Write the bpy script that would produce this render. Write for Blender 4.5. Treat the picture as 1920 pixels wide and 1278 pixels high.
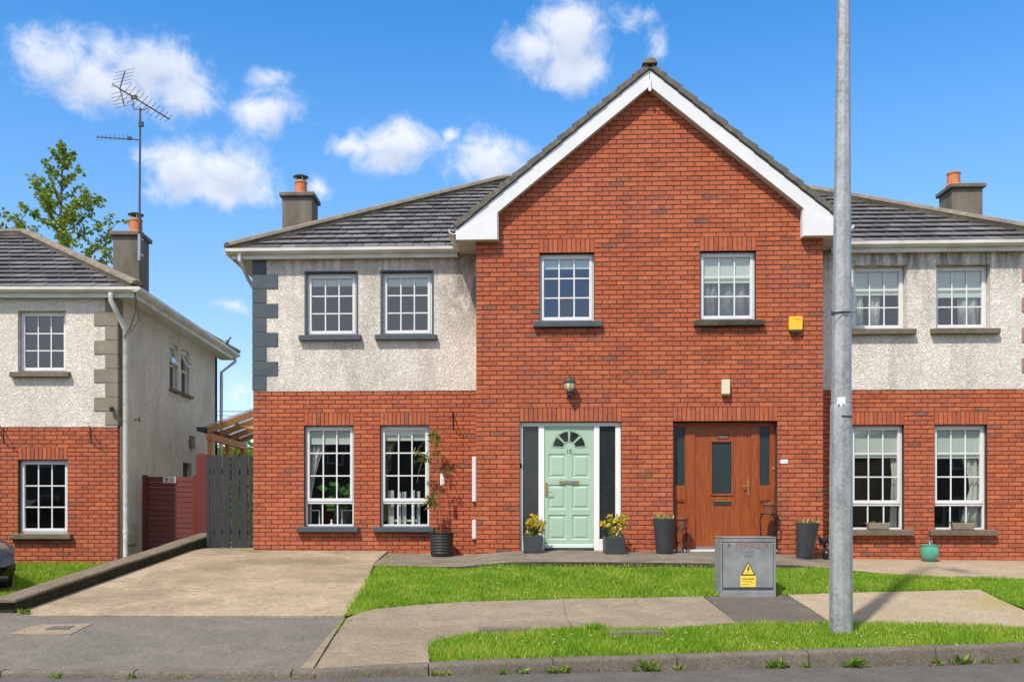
import bpy, bmesh, math, random
import numpy as np
from mathutils import Vector, Matrix
R = math.radians
random.seed(7)
scene = bpy.context.scene
for o in list(bpy.data.objects):
    bpy.data.objects.remove(o)
col = scene.collection

# ------------------------------------------------------------------ camera
F, PX, PY, EYE = 1826.0, 890.0, 960.0, 1.55      # focal length and principal point in photo pixels, eye height
cam_d = bpy.data.cameras.new('camera')
cam = bpy.data.objects.new('camera', cam_d); col.objects.link(cam)
cam.location = (0, 0, EYE); cam.rotation_euler = (R(90), 0, 0)
cam_d.sensor_width = 36.0; cam_d.lens = 36.0 * F / 1920.0
cam_d.shift_x = (960.0 - PX) / 1920.0
cam_d.shift_y = (PY - 639.0) / 1920.0
cam_d.clip_start = 0.1; cam_d.clip_end = 2000
scene.camera = cam

# ------------------------------------------------------------------ light
SUN_EL, SUN_AZ = 54.0, 33.0          # sun behind the camera, to its left
sd = Vector((-math.sin(R(SUN_AZ)) * math.cos(R(SUN_EL)), -math.cos(R(SUN_AZ)) * math.cos(R(SUN_EL)), math.sin(R(SUN_EL))))
sl = bpy.data.lights.new('sun', 'SUN'); sl.energy = 3.2; sl.angle = R(2.0); sl.color = (1.0, 0.93, 0.82)
sun = bpy.data.objects.new('sun', sl); col.objects.link(sun)
sun.rotation_euler = (-sd).to_track_quat('-Z', 'Y').to_euler(); sun.location = (-20, -30, 40)

world = bpy.data.worlds.new('World'); scene.world = world; world.use_nodes = True
scene.view_settings.view_transform = 'Standard'; scene.view_settings.look = 'None'
scene.view_settings.exposure = 0.70; scene.view_settings.gamma = 1.0

def build_world():
    nt = world.node_tree; N = nt.nodes; L = nt.links
    N.clear()
    out = N.new('ShaderNodeOutputWorld'); bg = N.new('ShaderNodeBackground')
    bg.inputs[1].default_value = 0.148
    sky = N.new('ShaderNodeTexSky'); sky.sky_type = 'NISHITA'; sky.sun_disc = False
    sky.sun_elevation = R(SUN_EL); sky.sun_rotation = R(180 + SUN_AZ)
    sky.altitude = 0; sky.air_density = 1.0; sky.dust_density = 0.4; sky.ozone_density = 3.0
    hsv = N.new('ShaderNodeHueSaturation'); hsv.inputs['Saturation'].default_value = 1.33
    hsv.inputs['Value'].default_value = 1.0
    tc = N.new('ShaderNodeTexCoord')
    sep = N.new('ShaderNodeSeparateXYZ'); L.new(tc.outputs['Generated'], sep.inputs[0])
    def m(op, a, b=None, c=None):
        n = N.new('ShaderNodeMath'); n.operation = op
        for i, v in enumerate((a, b, c)):
            if v is None: continue
            if isinstance(v, (int, float)): n.inputs[i].default_value = v
            else: L.new(v, n.inputs[i])
        return n.outputs[0]
    az = m('ARCTAN2', sep.outputs[0], sep.outputs[1])
    el = m('ARCSINE', sep.outputs[2])
    satr = N.new('ShaderNodeMapRange'); L.new(el, satr.inputs[0]); satr.inputs[1].default_value = .05; satr.inputs[2].default_value = .5; satr.inputs[3].default_value = 1.08; satr.inputs[4].default_value = 1.36
    L.new(satr.outputs[0], hsv.inputs['Saturation']); L.new(sky.outputs[0], hsv.inputs['Color'])
    comb = N.new('ShaderNodeCombineXYZ'); L.new(az, comb.inputs[0]); L.new(el, comb.inputs[1])
    # a wobble so that outlines billow
    def noise(scale, detail, rough, dist=0.0, off=0.0, vec=None):
        n = N.new('ShaderNodeTexNoise'); n.inputs['Scale'].default_value = scale
        n.inputs['Detail'].default_value = detail; n.inputs['Roughness'].default_value = rough
        n.inputs['Distortion'].default_value = dist
        mp = N.new('ShaderNodeMapping'); mp.inputs['Location'].default_value = (off, off * .7, off * .3)
        L.new(vec or tc.outputs['Generated'], mp.inputs[0]); L.new(mp.outputs[0], n.inputs['Vector'])
        return n
    w1 = noise(26, 3, .5); w2 = noise(11, 4, .5, 0, 3.1)
    vm = N.new('ShaderNodeVectorMath'); vm.operation = 'SUBTRACT'
    L.new(w1.outputs['Color'], vm.inputs[0]); vm.inputs[1].default_value = (.5, .5, .5)
    vs = N.new('ShaderNodeVectorMath'); vs.operation = 'SCALE'; L.new(vm.outputs[0], vs.inputs[0]); vs.inputs['Scale'].default_value = 0.035
    pos = N.new('ShaderNodeVectorMath'); pos.operation = 'ADD'; L.new(comb.outputs[0], pos.inputs[0]); L.new(vs.outputs[0], pos.inputs[1])
    fl = N.new('ShaderNodeVectorMath'); fl.operation = 'MULTIPLY'; fl.inputs[1].default_value = (1, 1, 0); L.new(pos.outputs[0], fl.inputs[0])
    blobs = [(105, 115, 85, 55, 1), (275, 125, 110, 62, 1), (200, 160, 130, 55, 1), (345, 180, 80, 46, 1), (500, 155, 50, 30, .75), (500, 215, 78, 42, .9),
             (330, 320, 75, 48, 1), (425, 318, 85, 52, 1), (410, 358, 120, 30, 1), (745, 268, 85, 40, 1), (655, 275, 48, 28, .8), (735, 300, 80, 30, .95), (845, 250, 26, 20, .7),
             (918, 302, 82, 50, 1), (1062, 62, 78, 58, 1), (1012, 100, 75, 52, .95), (1075, 125, 66, 42, .95), (1185, 40, 40, 24, .62), (1222, 85, 28, 24, .6),
             (600, 350, 30, 22, .55), (445, 572, 36, 14, .5), (450, 720, 40, 60, .3)]
    lift = N.new('ShaderNodeVectorMath'); lift.operation = 'ADD'; L.new(fl.outputs[0], lift.inputs[0]); lift.inputs[1].default_value = (-.006, .017, 0)
    accs = []; v0 = fl.outputs[0]
    for vec in (v0, lift.outputs[0]):
      acc = None
      for (x, y, rx, ry, amp) in (blobs if vec is v0 else [q for q in blobs if q[2] > 60]):
        u = (x - PX) / F; v = (PY - y) / F
        a = math.atan2(u, 1); e = math.atan2(v, math.hypot(u, 1))
        sx = rx / F * math.cos(a) ** 2; sy = ry / F * math.cos(e)
        s = N.new('ShaderNodeVectorMath'); s.operation = 'SUBTRACT'; L.new(vec, s.inputs[0]); s.inputs[1].default_value = (a, e, 0)
        d = N.new('ShaderNodeVectorMath'); d.operation = 'MULTIPLY'; L.new(s.outputs[0], d.inputs[0]); d.inputs[1].default_value = (1 / sx, 1 / sy, 0)
        ln = N.new('ShaderNodeVectorMath'); ln.operation = 'LENGTH'; L.new(d.outputs[0], ln.inputs[0])
        f = m('MULTIPLY', m('SUBTRACT', 1.38, ln.outputs['Value']), amp)
        acc = f if acc is None else m('SMOOTH_MAX', acc, f, .18)
      accs.append(acc)
    acc, above = accs
    # fair-weather clouds over the rest of the sky (behind and beside the view)
    rest = noise(3.2, 5, .55, .3, 1.7)
    away = N.new('ShaderNodeMapRange'); L.new(m('ABSOLUTE', az), away.inputs[0]); away.inputs[1].default_value = .75; away.inputs[2].default_value = 1.1
    high = N.new('ShaderNodeMapRange'); L.new(el, high.inputs[0]); high.inputs[1].default_value = .55; high.inputs[2].default_value = .8
    zone = m('MAXIMUM', away.outputs[0], high.outputs[0])
    rc = m('SUBTRACT', m('MULTIPLY', m('SUBTRACT', rest.outputs['Fac'], .35), 6.0), m('MULTIPLY', m('SUBTRACT', 1.0, zone), 6.0))
    acc = m('MAXIMUM', acc, rc)
    fine = noise(34, 5, .66, .5, .4)
    dens = m('ADD', acc, m('ADD', m('MULTIPLY', m('SUBTRACT', fine.outputs['Fac'], .5), 1.5), m('MULTIPLY', m('SUBTRACT', w2.outputs['Fac'], .5), .55)))
    al = N.new('ShaderNodeMapRange'); al.interpolation_type = 'SMOOTHSTEP'; L.new(dens, al.inputs[0])
    al.inputs[1].default_value = .1; al.inputs[2].default_value = 1.15; al.inputs[4].default_value = .87
    shade = N.new('ShaderNodeMapRange'); L.new(m('SUBTRACT', m('ADD', .95, m('MULTIPLY', fine.outputs['Fac'], .5)), m('MULTIPLY', m('MAXIMUM', above, 0.0), .85)), shade.inputs[0]); shade.inputs[1].default_value = .1; shade.inputs[2].default_value = 1.0
    cc = N.new('ShaderNodeMix'); cc.data_type = 'RGBA'; L.new(shade.outputs[0], cc.inputs[0])
    cc.inputs[6].default_value = (2.9, 3.15, 3.7, 1); cc.inputs[7].default_value = (4.2, 4.28, 4.5, 1)
    hz = N.new('ShaderNodeMapRange'); L.new(el, hz.inputs[0]); hz.inputs[1].default_value = .02; hz.inputs[2].default_value = .36; hz.inputs[3].default_value = 1.0; hz.inputs[4].default_value = 0.0
    tint = N.new('ShaderNodeMix'); tint.data_type = 'RGBA'; tint.blend_type = 'MULTIPLY'; L.new(hz.outputs[0], tint.inputs[0]); L.new(hsv.outputs[0], tint.inputs[6]); tint.inputs[7].default_value = (.78, .72, .90, 1)
    mix = N.new('ShaderNodeMix'); mix.data_type = 'RGBA'
    L.new(al.outputs[0], mix.inputs[0]); L.new(tint.outputs[2], mix.inputs[6]); L.new(cc.outputs[2], mix.inputs[7])
    L.new(mix.outputs[2], bg.inputs[0]); L.new(bg.outputs[0], out.inputs[0])
build_world()
world.cycles.sampling_method = 'MANUAL'; world.cycles.sample_map_resolution = 512

# ------------------------------------------------------------------ materials
MATS = {}
def nodes(name):
    mt = bpy.data.materials.new(name); mt.use_nodes = True
    nt = mt.node_tree; b = nt.nodes['Principled BSDF']; MATS[name] = mt
    return mt, nt, b
def nz(nt, scale, detail=4, rough=.55, dist=0, stretch=None, off=0):
    g = nt.nodes.new('ShaderNodeNewGeometry'); n = nt.nodes.new('ShaderNodeTexNoise')
    n.inputs['Scale'].default_value = scale; n.inputs['Detail'].default_value = detail
    n.inputs['Roughness'].default_value = rough; n.inputs['Distortion'].default_value = dist
    mp = nt.nodes.new('ShaderNodeMapping'); mp.inputs['Location'].default_value = (off, off, off)
    if stretch: mp.inputs['Scale'].default_value = stretch
    nt.links.new(g.outputs['Position'], mp.inputs[0]); nt.links.new(mp.outputs[0], n.inputs['Vector'])
    return n
def ramp(nt, src, stops, interp='LINEAR'):
    r = nt.nodes.new('ShaderNodeValToRGB'); r.color_ramp.interpolation = interp
    e = r.color_ramp.elements
    while len(e) < len(stops): e.new(.5)
    for i, (p, c) in enumerate(stops):
        e[i].position = p; e[i].color = (*c, 1) if len(c) == 3 else c
    nt.links.new(src, r.inputs[0]); return r
def mixc(nt, fac, a, b, mode='MIX'):
    m = nt.nodes.new('ShaderNodeMix'); m.data_type = 'RGBA'; m.blend_type = mode
    for i, v in ((0, fac), (6, a), (7, b)):
        if isinstance(v, (int, float)): m.inputs[i].default_value = v
        elif isinstance(v, tuple): m.inputs[i].default_value = (*v, 1)
        else: nt.links.new(v, m.inputs[i])
    return m.outputs[2]
def mth(nt, op, a, b=0.0):
    n = nt.nodes.new('ShaderNodeMath'); n.operation = op
    for i, v in enumerate((a, b)):
        if isinstance(v, (int, float)): n.inputs[i].default_value = v
        else: nt.links.new(v, n.inputs[i])
    return n.outputs[0]
def bump(nt, b, src, dist, strength=1.0, prev=None):
    bp = nt.nodes.new('ShaderNodeBump'); bp.inputs['Distance'].default_value = dist; bp.inputs['Strength'].default_value = strength
    nt.links.new(src, bp.inputs['Height'])
    if prev: nt.links.new(prev, bp.inputs['Normal'])
    nt.links.new(bp.outputs[0], b.inputs['Normal']); return bp.outputs[0]
def pmat(name, c1, c2=None, scale=8, rough=.6, bd=0, bscale=None, metal=0, detail=5, spec=.5, stretch=None, coat=0, lo=.3, hi=.7):
    mt, nt, b = nodes(name)
    b.inputs['Roughness'].default_value = rough; b.inputs['Metallic'].default_value = metal
    b.inputs['Specular IOR Level'].default_value = spec; b.inputs['Coat Weight'].default_value = coat
    if c2 is None: b.inputs['Base Color'].default_value = (*c1, 1)
    else:
        n = nz(nt, scale, detail, .6, 0, stretch)
        nt.links.new(ramp(nt, n.outputs['Fac'], [(lo, c1), (hi, c2)]).outputs[0], b.inputs['Base Color'])
    if bd: bump(nt, b, nz(nt, bscale or scale * 4, 4, .6, 0, stretch).outputs['Fac'], bd)
    return mt
def rnd(nt):
    g = nt.nodes.new('ShaderNodeNewGeometry'); oi = nt.nodes.new('ShaderNodeObjectInfo')
    return mth(nt, 'FRACT', mth(nt, 'ADD', g.outputs['Random Per Island'], oi.outputs['Random']))

def make_materials():
    # bricks: each its own tone, a few burnt ones
    mt, nt, b = nodes('brick'); r = rnd(nt)
    c = ramp(nt, r, [(0, (.13, .085, .062)), (.010, (.18, .09, .055)), (.022, (.32, .08, .04)), (.16, (.41, .087, .034)), (.6, (.49, .107, .038)), (1, (.57, .15, .056))]).outputs[0]
    n1 = nz(nt, 1.1, 2, .5); n2 = nz(nt, 75, 2, .7); n3 = nz(nt, 16, 2, .65, .4)
    c = mixc(nt, ramp(nt, n3.outputs['Fac'], [(.42, (0, 0, 0)), (.72, (.55, .55, .55))]).outputs[0], c, (.56, .20, .11))
    c = mixc(nt, ramp(nt, n2.outputs['Fac'], [(.35, (.55, .55, .55)), (.6, (0, 0, 0))]).outputs[0], c, (.20, .055, .03))
    c = mixc(nt, ramp(nt, n1.outputs['Fac'], [(.35, (.0, .0, .0)), (.75, (.28, .28, .28))]).outputs[0], c, (.38, .12, .09))
    c = mixc(nt, ramp(nt, nz(nt, 1.4, 3, .7, .5, (1.6, 1.6, .3), 3).outputs['Fac'], [(.5, (0, 0, 0)), (.75, (.4, .4, .4))]).outputs[0], c, (.20, .075, .05))
    c = mixc(nt, ramp(nt, nz(nt, 6, 3, .75, 0, None, 12).outputs['Fac'], [(.62, (0, 0, 0)), (.8, (.45, .45, .45))]).outputs[0], c, (.56, .30, .22))
    nt.links.new(c, b.inputs['Base Color']); b.inputs['Roughness'].default_value = .82; b.inputs['Specular IOR Level'].default_value = .25
    bump(nt, b, n2.outputs['Fac'], .004)
    pmat('mortar', (.055, .043, .032), (.10, .08, .06), 7, .95, .004, 120, spec=.1)
    # brick texture for the walls turned away from the camera
    mt, nt, b = nodes('brick_side')
    tx = nt.nodes.new('ShaderNodeTexBrick'); tc = nt.nodes.new('ShaderNodeNewGeometry'); sp = nt.nodes.new('ShaderNodeSeparateXYZ'); cb = nt.nodes.new('ShaderNodeCombineXYZ')
    nt.links.new(tc.outputs['Position'], sp.inputs[0]); nt.links.new(mth(nt, 'ADD', sp.outputs[0], sp.outputs[1]), cb.inputs[0]); nt.links.new(sp.outputs[2], cb.inputs[1]); nt.links.new(cb.outputs[0], tx.inputs[0])
    tx.inputs['Color1'].default_value = (.37, .075, .033, 1); tx.inputs['Color2'].default_value = (.48, .11, .045, 1); tx.inputs['Mortar'].default_value = (.13, .10, .08, 1)
    tx.inputs['Scale'].default_value = 1; tx.inputs['Brick Width'].default_value = .225; tx.inputs['Row Height'].default_value = .075; tx.inputs['Mortar Size'].default_value = .006
    nt.links.new(tx.outputs[0], b.inputs['Base Color']); b.inputs['Roughness'].default_value = .85; bump(nt, b, tx.outputs['Fac'], -.005)
    # textured wet-dash / trowelled render
    for nm, ca, cbb, st in (('render_white', (.63, .575, .505), (.74, .69, .62), .6), ('render_grey', (.65, .60, .54), (.75, .71, .65), .5), ('render_cream', (.66, .60, .515), (.76, .705, .625), .35)):
        mt, nt, b = nodes(nm)
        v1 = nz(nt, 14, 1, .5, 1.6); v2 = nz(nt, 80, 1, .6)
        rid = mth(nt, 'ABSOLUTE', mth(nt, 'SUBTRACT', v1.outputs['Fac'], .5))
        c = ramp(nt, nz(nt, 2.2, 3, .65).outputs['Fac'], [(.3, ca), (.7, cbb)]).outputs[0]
        c = mixc(nt, ramp(nt, rid, [(0, (.5, .5, .5)), (.03, (0, 0, 0))]).outputs[0], c, (ca[0] * .5, ca[1] * .48, ca[2] * .44))  # shade inside the trowel grooves, put into the colour as dark lines
        stn = nz(nt, 1.5, 3, .65, .3, (1.7, 1.7, .35), 4)
        c = mixc(nt, ramp(nt, stn.outputs['Fac'], [(.50, (0, 0, 0)), (.78, (st, st, st))]).outputs[0], c, (.30, .27, .23))
        g_ = nt.nodes.new('ShaderNodeNewGeometry'); sp_ = nt.nodes.new('ShaderNodeSeparateXYZ'); nt.links.new(g_.outputs['Position'], sp_.inputs[0])
        def mr(src, a0, a1):
            r_ = nt.nodes.new('ShaderNodeMapRange'); r_.interpolation_type = 'SMOOTHSTEP'; nt.links.new(src, r_.inputs[0]); r_.inputs[1].default_value = a0; r_.inputs[2].default_value = a1; return r_.outputs[0]
        # grime washed down from the eaves and from the valley beside the gable
        streak = nz(nt, 3.0, 3, .7, .4, (2.2, 2.2, .22), 2)
        gr = mth(nt, 'MULTIPLY', mr(sp_.outputs[2], 5.25, 6.0), mr(streak.outputs['Fac'], .38, .62))
        if nm == 'render_white':
            va = mth(nt, 'MULTIPLY', mth(nt, 'MULTIPLY', mr(sp_.outputs[0], -.95, -.1), mr(sp_.outputs[2], 4.2, 5.6)), mr(nz(nt, 2.6, 3, .7, .6, (1.5, 1.5, .5), 6).outputs['Fac'], .33, .58))
            gr = mth(nt, 'MAXIMUM', mth(nt, 'MULTIPLY', gr, .6), va)
        c = mixc(nt, mth(nt, 'MULTIPLY', gr, .8), c, (.17, .15, .125))
        nt.links.new(c, b.inputs['Base Color']); b.inputs['Roughness'].default_value = .95; b.inputs['Specular IOR Level'].default_value = .15
        h = mth(nt, 'ADD', mth(nt, 'MINIMUM', mth(nt, 'MULTIPLY', rid, 6.0), .55), mth(nt, 'MULTIPLY', v2.outputs['Fac'], .12))
        bump(nt, b, h, .012)
    pmat('slate_paint', (.045, .062, .073), (.065, .083, .095), 5, .6, .002, 60)
    pmat('stone_quoin', (.17, .145, .105), (.27, .235, .18), 3.5, .85, .004, 60)
    pmat('quoin_brown', (.26, .16, .13), (.33, .22, .18), 4, .85, .004, 60)
    pmat('upvc', (.66, .66, .665), (.72, .72, .725), 3, .32, spec=.45)
    pmat('upvc_weathered', (.50, .48, .42), (.74, .73, .69), 2.2, .42, 0, stretch=(1, 1, 3))
    pmat('soffit', (.42, .37, .30), (.58, .54, .47), 2.5, .5)
    # roof tiles
    mt, nt, b = nodes('roof_tile'); r = rnd(nt)
    c = ramp(nt, r, [(0, (.080, .073, .074)), (.5, (.125, .116, .118)), (1, (.185, .175, .176))]).outputs[0]
    c = mixc(nt, ramp(nt, nz(nt, 9, 5, .7).outputs['Fac'], [(.5, (0, 0, 0)), (.75, (.6, .6, .6))]).outputs[0], c, (.20, .18, .165))
    nt.links.new(c, b.inputs['Base Color']); b.inputs['Roughness'].default_value = .48; b.inputs['Specular IOR Level'].default_value = .6
    bump(nt, b, nz(nt, 160, 3).outputs['Fac'], .003)
    mt, nt, b = nodes('ridge_tile')
    c = ramp(nt, nz(nt, 5, 6, .7).outputs['Fac'], [(.3, (.12, .10, .075)), (.55, (.20, .17, .125)), (.72, (.26, .23, .15))]).outputs[0]
    nt.links.new(c, b.inputs['Base Color']); b.inputs['Roughness'].default_value = .9; bump(nt, b, nz(nt, 70).outputs['Fac'], .004)
    mt, nt, b = nodes('verge_tile')
    c = ramp(nt, nz(nt, 7, 6, .7).outputs['Fac'], [(.35, (.085, .080, .066)), (.55, (.13, .12, .10)), (.75, (.25, .22, .12))]).outputs[0]
    nt.links.new(c, b.inputs['Base Color']); b.inputs['Roughness'].default_value = .9; bump(nt, b, nz(nt, 70).outputs['Fac'], .004)
    pmat('chimney_render', (.09, .078, .06), (.20, .172, .135), 3.0, .92, .006, 40, stretch=(1, 1, .35))
    pmat('terracotta', (.44, .13, .045), (.56, .19, .07), 8, .75, .002)
    pmat('clay_brown', (.20, .06, .03), (.28, .09, .045), 9, .7, .002)
    pmat('cowl_metal', (.45, .45, .46), None, rough=.4, metal=.8)
    pmat('lead', (.10, .10, .10), (.16, .16, .15), 9, .7)
    # ground
    def ground(nm, a, bb, grit, scale=2.0, bd=.004, crack=None, dark=(.2, .17, .13), dk=.5, stains=()):
        mt, nt, b = nodes(nm)
        c = ramp(nt, nz(nt, scale, 4, .68, .4).outputs['Fac'], [(.3, a), (.68, bb)]).outputs[0]
        c = mixc(nt, ramp(nt, nz(nt, .8, 3, .6, .8, None, 9).outputs['Fac'], [(.44, (0, 0, 0)), (.70, (dk, dk, dk))]).outputs[0], c, dark)
        for (sx_, sy_, rx_, ry_, am_, sc_) in stains:
            gp = nt.nodes.new('ShaderNodeNewGeometry'); v1 = nt.nodes.new('ShaderNodeVectorMath'); v1.operation = 'SUBTRACT'; nt.links.new(gp.outputs['Position'], v1.inputs[0]); v1.inputs[1].default_value = (sx_, sy_, 0)
            v2 = nt.nodes.new('ShaderNodeVectorMath'); v2.operation = 'MULTIPLY'; nt.links.new(v1.outputs[0], v2.inputs[0]); v2.inputs[1].default_value = (1 / rx_, 1 / ry_, 0)
            v3 = nt.nodes.new('ShaderNodeVectorMath'); v3.operation = 'LENGTH'; nt.links.new(v2.outputs[0], v3.inputs[0])
            q_ = mth(nt, 'ADD', mth(nt, 'SUBTRACT', 1.0, v3.outputs['Value']), mth(nt, 'MULTIPLY', mth(nt, 'SUBTRACT', nz(nt, 3.5, 6, .7, .5, (.6, 1.6, 1)).outputs['Fac'], .5), 2.6))
            c = mixc(nt, ramp(nt, q_, [(.05, (0, 0, 0)), (.8, (am_, am_, am_))]).outputs[0], c, sc_)
        f2 = nz(nt, scale * 9, 3, .72, .6)
        c = mixc(nt, ramp(nt, f2.outputs['Fac'], [(.36, (.5, .5, .5)), (.52, (0, 0, 0))]).outputs[0], c, (a[0] * .62, a[1] * .6, a[2] * .58))
        c = mixc(nt, ramp(nt, f2.outputs['Fac'], [(.56, (0, 0, 0)), (.74, (.5, .5, .5))]).outputs[0], c, (min(1, bb[0] * 1.25), min(1, bb[1] * 1.25), min(1, bb[2] * 1.25)))
        g = nz(nt, grit, 2, .7)
        c = mixc(nt, ramp(nt, g.outputs['Fac'], [(.32, (.45, .45, .45)), (.5, (0, 0, 0))]).outputs[0], c, (a[0] * .5, a[1] * .5, a[2] * .5))
        c = mixc(nt, ramp(nt, g.outputs['Fac'], [(.6, (0, 0, 0)), (.75, (.4, .4, .4))]).outputs[0], c, (min(1, bb[0] * 1.5), min(1, bb[1] * 1.5), min(1, bb[2] * 1.5)))
        nt.links.new(c, b.inputs['Base Color']); b.inputs['Roughness'].default_value = .93; b.inputs['Specular IOR Level'].default_value = .2
        pv = bump(nt, b, g.outputs['Fac'], bd)
        if crack: bump(nt, b, nz(nt, 5, 3, .6, .3, crack).outputs['Fac'], .02, 1, pv)
    ground('drive_concrete', (.30, .235, .16), (.43, .34, .235), 90, 1.6, .005, (.35, 2.2, 1), (.17, .135, .09), .75, [(-2.95, 15.8, 1.15, .55, .6, (.12, .095, .065)), (-4.2, 16.9, .9, .6, .5, (.14, .105, .07)), (-1.9, 14.4, .6, .8, .45, (.16, .12, .085)), (-3.6, 13.6, .5, .5, .35, (.15, .12, .085))])
    ground('pave_concrete', (.225, .18, .128), (.325, .268, .195), 110, 2.4, .006, (.6, 2.0, 1), (.20, .17, .13), .6, [(.9, 11.1, 1.2, .35, .5, (.16, .13, .09)), (-.6, 10.6, .8, .5, .4, (.20, .16, .11))])
    ground('pave_light', (.32, .25, .175), (.42, .34, .245), 110, 2.4, .005, None, (.27, .22, .13), .5, [(6.75, 12.3, .75, .9, .65, (.30, .26, .07))])
    ground('path_concrete', (.15, .13, .10), (.25, .215, .165), 80, 2.5, .005, None, (.09, .075, .06), .8)
    ground('asphalt_apron', (.14, .126, .108), (.20, .18, .154), 60, 3.0, .009, None, (.12, .115, .105), .5)
    ground('asphalt_patch', (.10, .09, .08), (.15, .135, .12), 60, 3.0, .009, None, (.12, .085, .06), .6)
    ground('asphalt_road', (.095, .087, .076), (.145, .134, .118), 45, 3.0, .012, None, (.085, .08, .07), .5)
    ground('kerb_stone', (.115, .098, .078), (.19, .165, .135), 70, 3.5, .006, None, (.12, .105, .085), .7)
    ground('soil', (.07, .06, .035), (.11, .10, .05), 30, 3, .02)
    ground('turf', (.11, .16, .018), (.16, .21, .028), 40, 3, .03, None, (.06, .07, .02), .5)
    ground('wall_block', (.026, .026, .015), (.065, .058, .036), 40, 3.5, .012, None, (.03, .045, .012), .7)
    ground('cap_stone', (.15, .12, .085), (.23, .19, .14), 60, 3, .008, None, (.11, .09, .06), .6)
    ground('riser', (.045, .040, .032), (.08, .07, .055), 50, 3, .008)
    # vegetation
    def leaf(nm, stops, rough=.55, trans=.35):
        mt, nt, b = nodes(nm); rr = rnd(nt)
        if nm.startswith('grass'):
            pn = mth(nt, 'MULTIPLY', mth(nt, 'SUBTRACT', nz(nt, 1.6, 5, .65).outputs['Fac'], .5), 1.5)
            rr = mth(nt, 'MINIMUM', mth(nt, 'MAXIMUM', mth(nt, 'ADD', rr, pn), 0.0), 1.0)
        nt.links.new(ramp(nt, rr, stops).outputs[0], b.inputs['Base Color'])
        b.inputs['Roughness'].default_value = rough; b.inputs['Specular IOR Level'].default_value = .35
        tr = nt.nodes.new('ShaderNodeBsdfTranslucent'); nt.links.new(ramp(nt, rr, [(p, (c[0] * 1.3, c[1] * 1.3, c[2])) for p, c in stops]).outputs[0], tr.inputs[0])
        ms = nt.nodes.new('ShaderNodeMixShader'); ms.inputs[0].default_value = trans
        nt.links.new(b.outputs[0], ms.inputs[1]); nt.links.new(tr.outputs[0], ms.inputs[2])
        nt.links.new(ms.outputs[0], nt.nodes['Material Output'].inputs[0])
    leaf('grass_lawn', [(0, (.12, .25, .014)), (.45, (.20, .37, .022)), (.85, (.33, .47, .04)), (1, (.50, .48, .10))])
    leaf('grass_verge', [(0, (.12, .25, .014)), (.5, (.21, .37, .021)), (.88, (.34, .46, .036)), (1, (.50, .46, .11))])
    leaf('leaf_tree', [(0, (.10, .18, .02)), (.5, (.19, .28, .03)), (.85, (.30, .36, .05)), (1, (.34, .24, .08))])
    leaf('leaf_hedge', [(0, (.07, .14, .014)), (.6, (.15, .25, .02)), (1, (.24, .33, .04))])
    leaf('leaf_weed', [(0, (.09, .18, .02)), (.6, (.18, .30, .035)), (1, (.32, .40, .07))])
    leaf('leaf_yellow', [(0, (.34, .22, .02)), (.5, (.58, .47, .04)), (1, (.66, .58, .14))])
    leaf('leaf_pale', [(0, (.22, .24, .06)), (.5, (.42, .42, .14)), (1, (.55, .45, .22))])
    leaf('leaf_olive', [(0, (.06, .10, .015)), (.6, (.14, .19, .03)), (1, (.30, .22, .05))])
    leaf('leaf_house', [(0, (.03, .12, .015)), (.6, (.06, .21, .03)), (1, (.13, .30, .06))])
    leaf('dry_leaf', [(0, (.16, .06, .02)), (.5, (.30, .13, .05)), (1, (.45, .35, .08))])
    leaf('petal', [(0, (.40, .05, .06)), (.5, (.55, .30, .28)), (1, (.65, .62, .60))])
    pmat('bark', (.09, .07, .045), (.16, .13, .085), 12, .9, .01, 30)
    pmat('stem_brown', (.16, .085, .05), (.24, .14, .08), 20, .8)
    # objects
    pmat('galvanised', (.20, .21, .21), (.42, .43, .425), 7, .45, .0015, 30, metal=.3, detail=8, stretch=(1, 1, .5))
    mt = MATS['galvanised']; nt = mt.node_tree; b = nt.nodes['Principled BSDF']
    vo = nt.nodes.new('ShaderNodeTexVoronoi'); vo.inputs['Scale'].default_value = 34; gp = nt.nodes.new('ShaderNodeNewGeometry'); nt.links.new(gp.outputs['Position'], vo.inputs['Vector'])
    src = b.inputs['Base Color'].links[0].from_socket
    c = mixc(nt, ramp(nt, vo.outputs['Color'], [(.2, (0, 0, 0)), (.9, (.5, .5, .5))]).outputs[0], src, (.50, .51, .50))
    c = mixc(nt, ramp(nt, nz(nt, 26, 3, .5, 1.0).outputs['Fac'], [(.66, (0, 0, 0)), (.74, (.8, .8, .8))]).outputs[0], c, (.62, .63, .62))
    nt.links.new(c, b.inputs['Base Color'])
    pmat('kiosk_metal', (.20, .21, .215), (.35, .36, .365), 3.5, .5, .001, 40, metal=.25, detail=7)
    pmat('rust_paint', (.22, .12, .10), (.27, .17, .145), 30, .8)
    pmat('mint_paint', (.345, .485, .365), (.385, .52, .40), 2, .38, spec=.4)
    pmat('mint_light', (.58, .78, .66), (.62, .81, .70), 3, .4)
    mt, nt, b = nodes('door_wood')
    n = nz(nt, 5, 6, .65, .6, (9, 9, .5))
    nt.links.new(ramp(nt, n.outputs['Fac'], [(.3, (.17, .034, .008)), (.55, (.30, .066, .013)), (.75, (.40, .105, .024))]).outputs[0], b.inputs['Base Color']); b.inputs['Roughness'].default_value = .42
    bump(nt, b, n.outputs['Fac'], .002)
    mt, nt, b = nodes('pergola_wood')
    n = nz(nt, 7, 6, .65, .6, (3, 3, 3))
    nt.links.new(ramp(nt, n.outputs['Fac'], [(.3, (.42, .17, .05)), (.7, (.60, .28, .10))]).outputs[0], b.inputs['Base Color']); b.inputs['Roughness'].default_value = .6
    pmat('red_fence', (.105, .012, .008), (.135, .018, .012), 4, .6, .002, 40)
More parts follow.
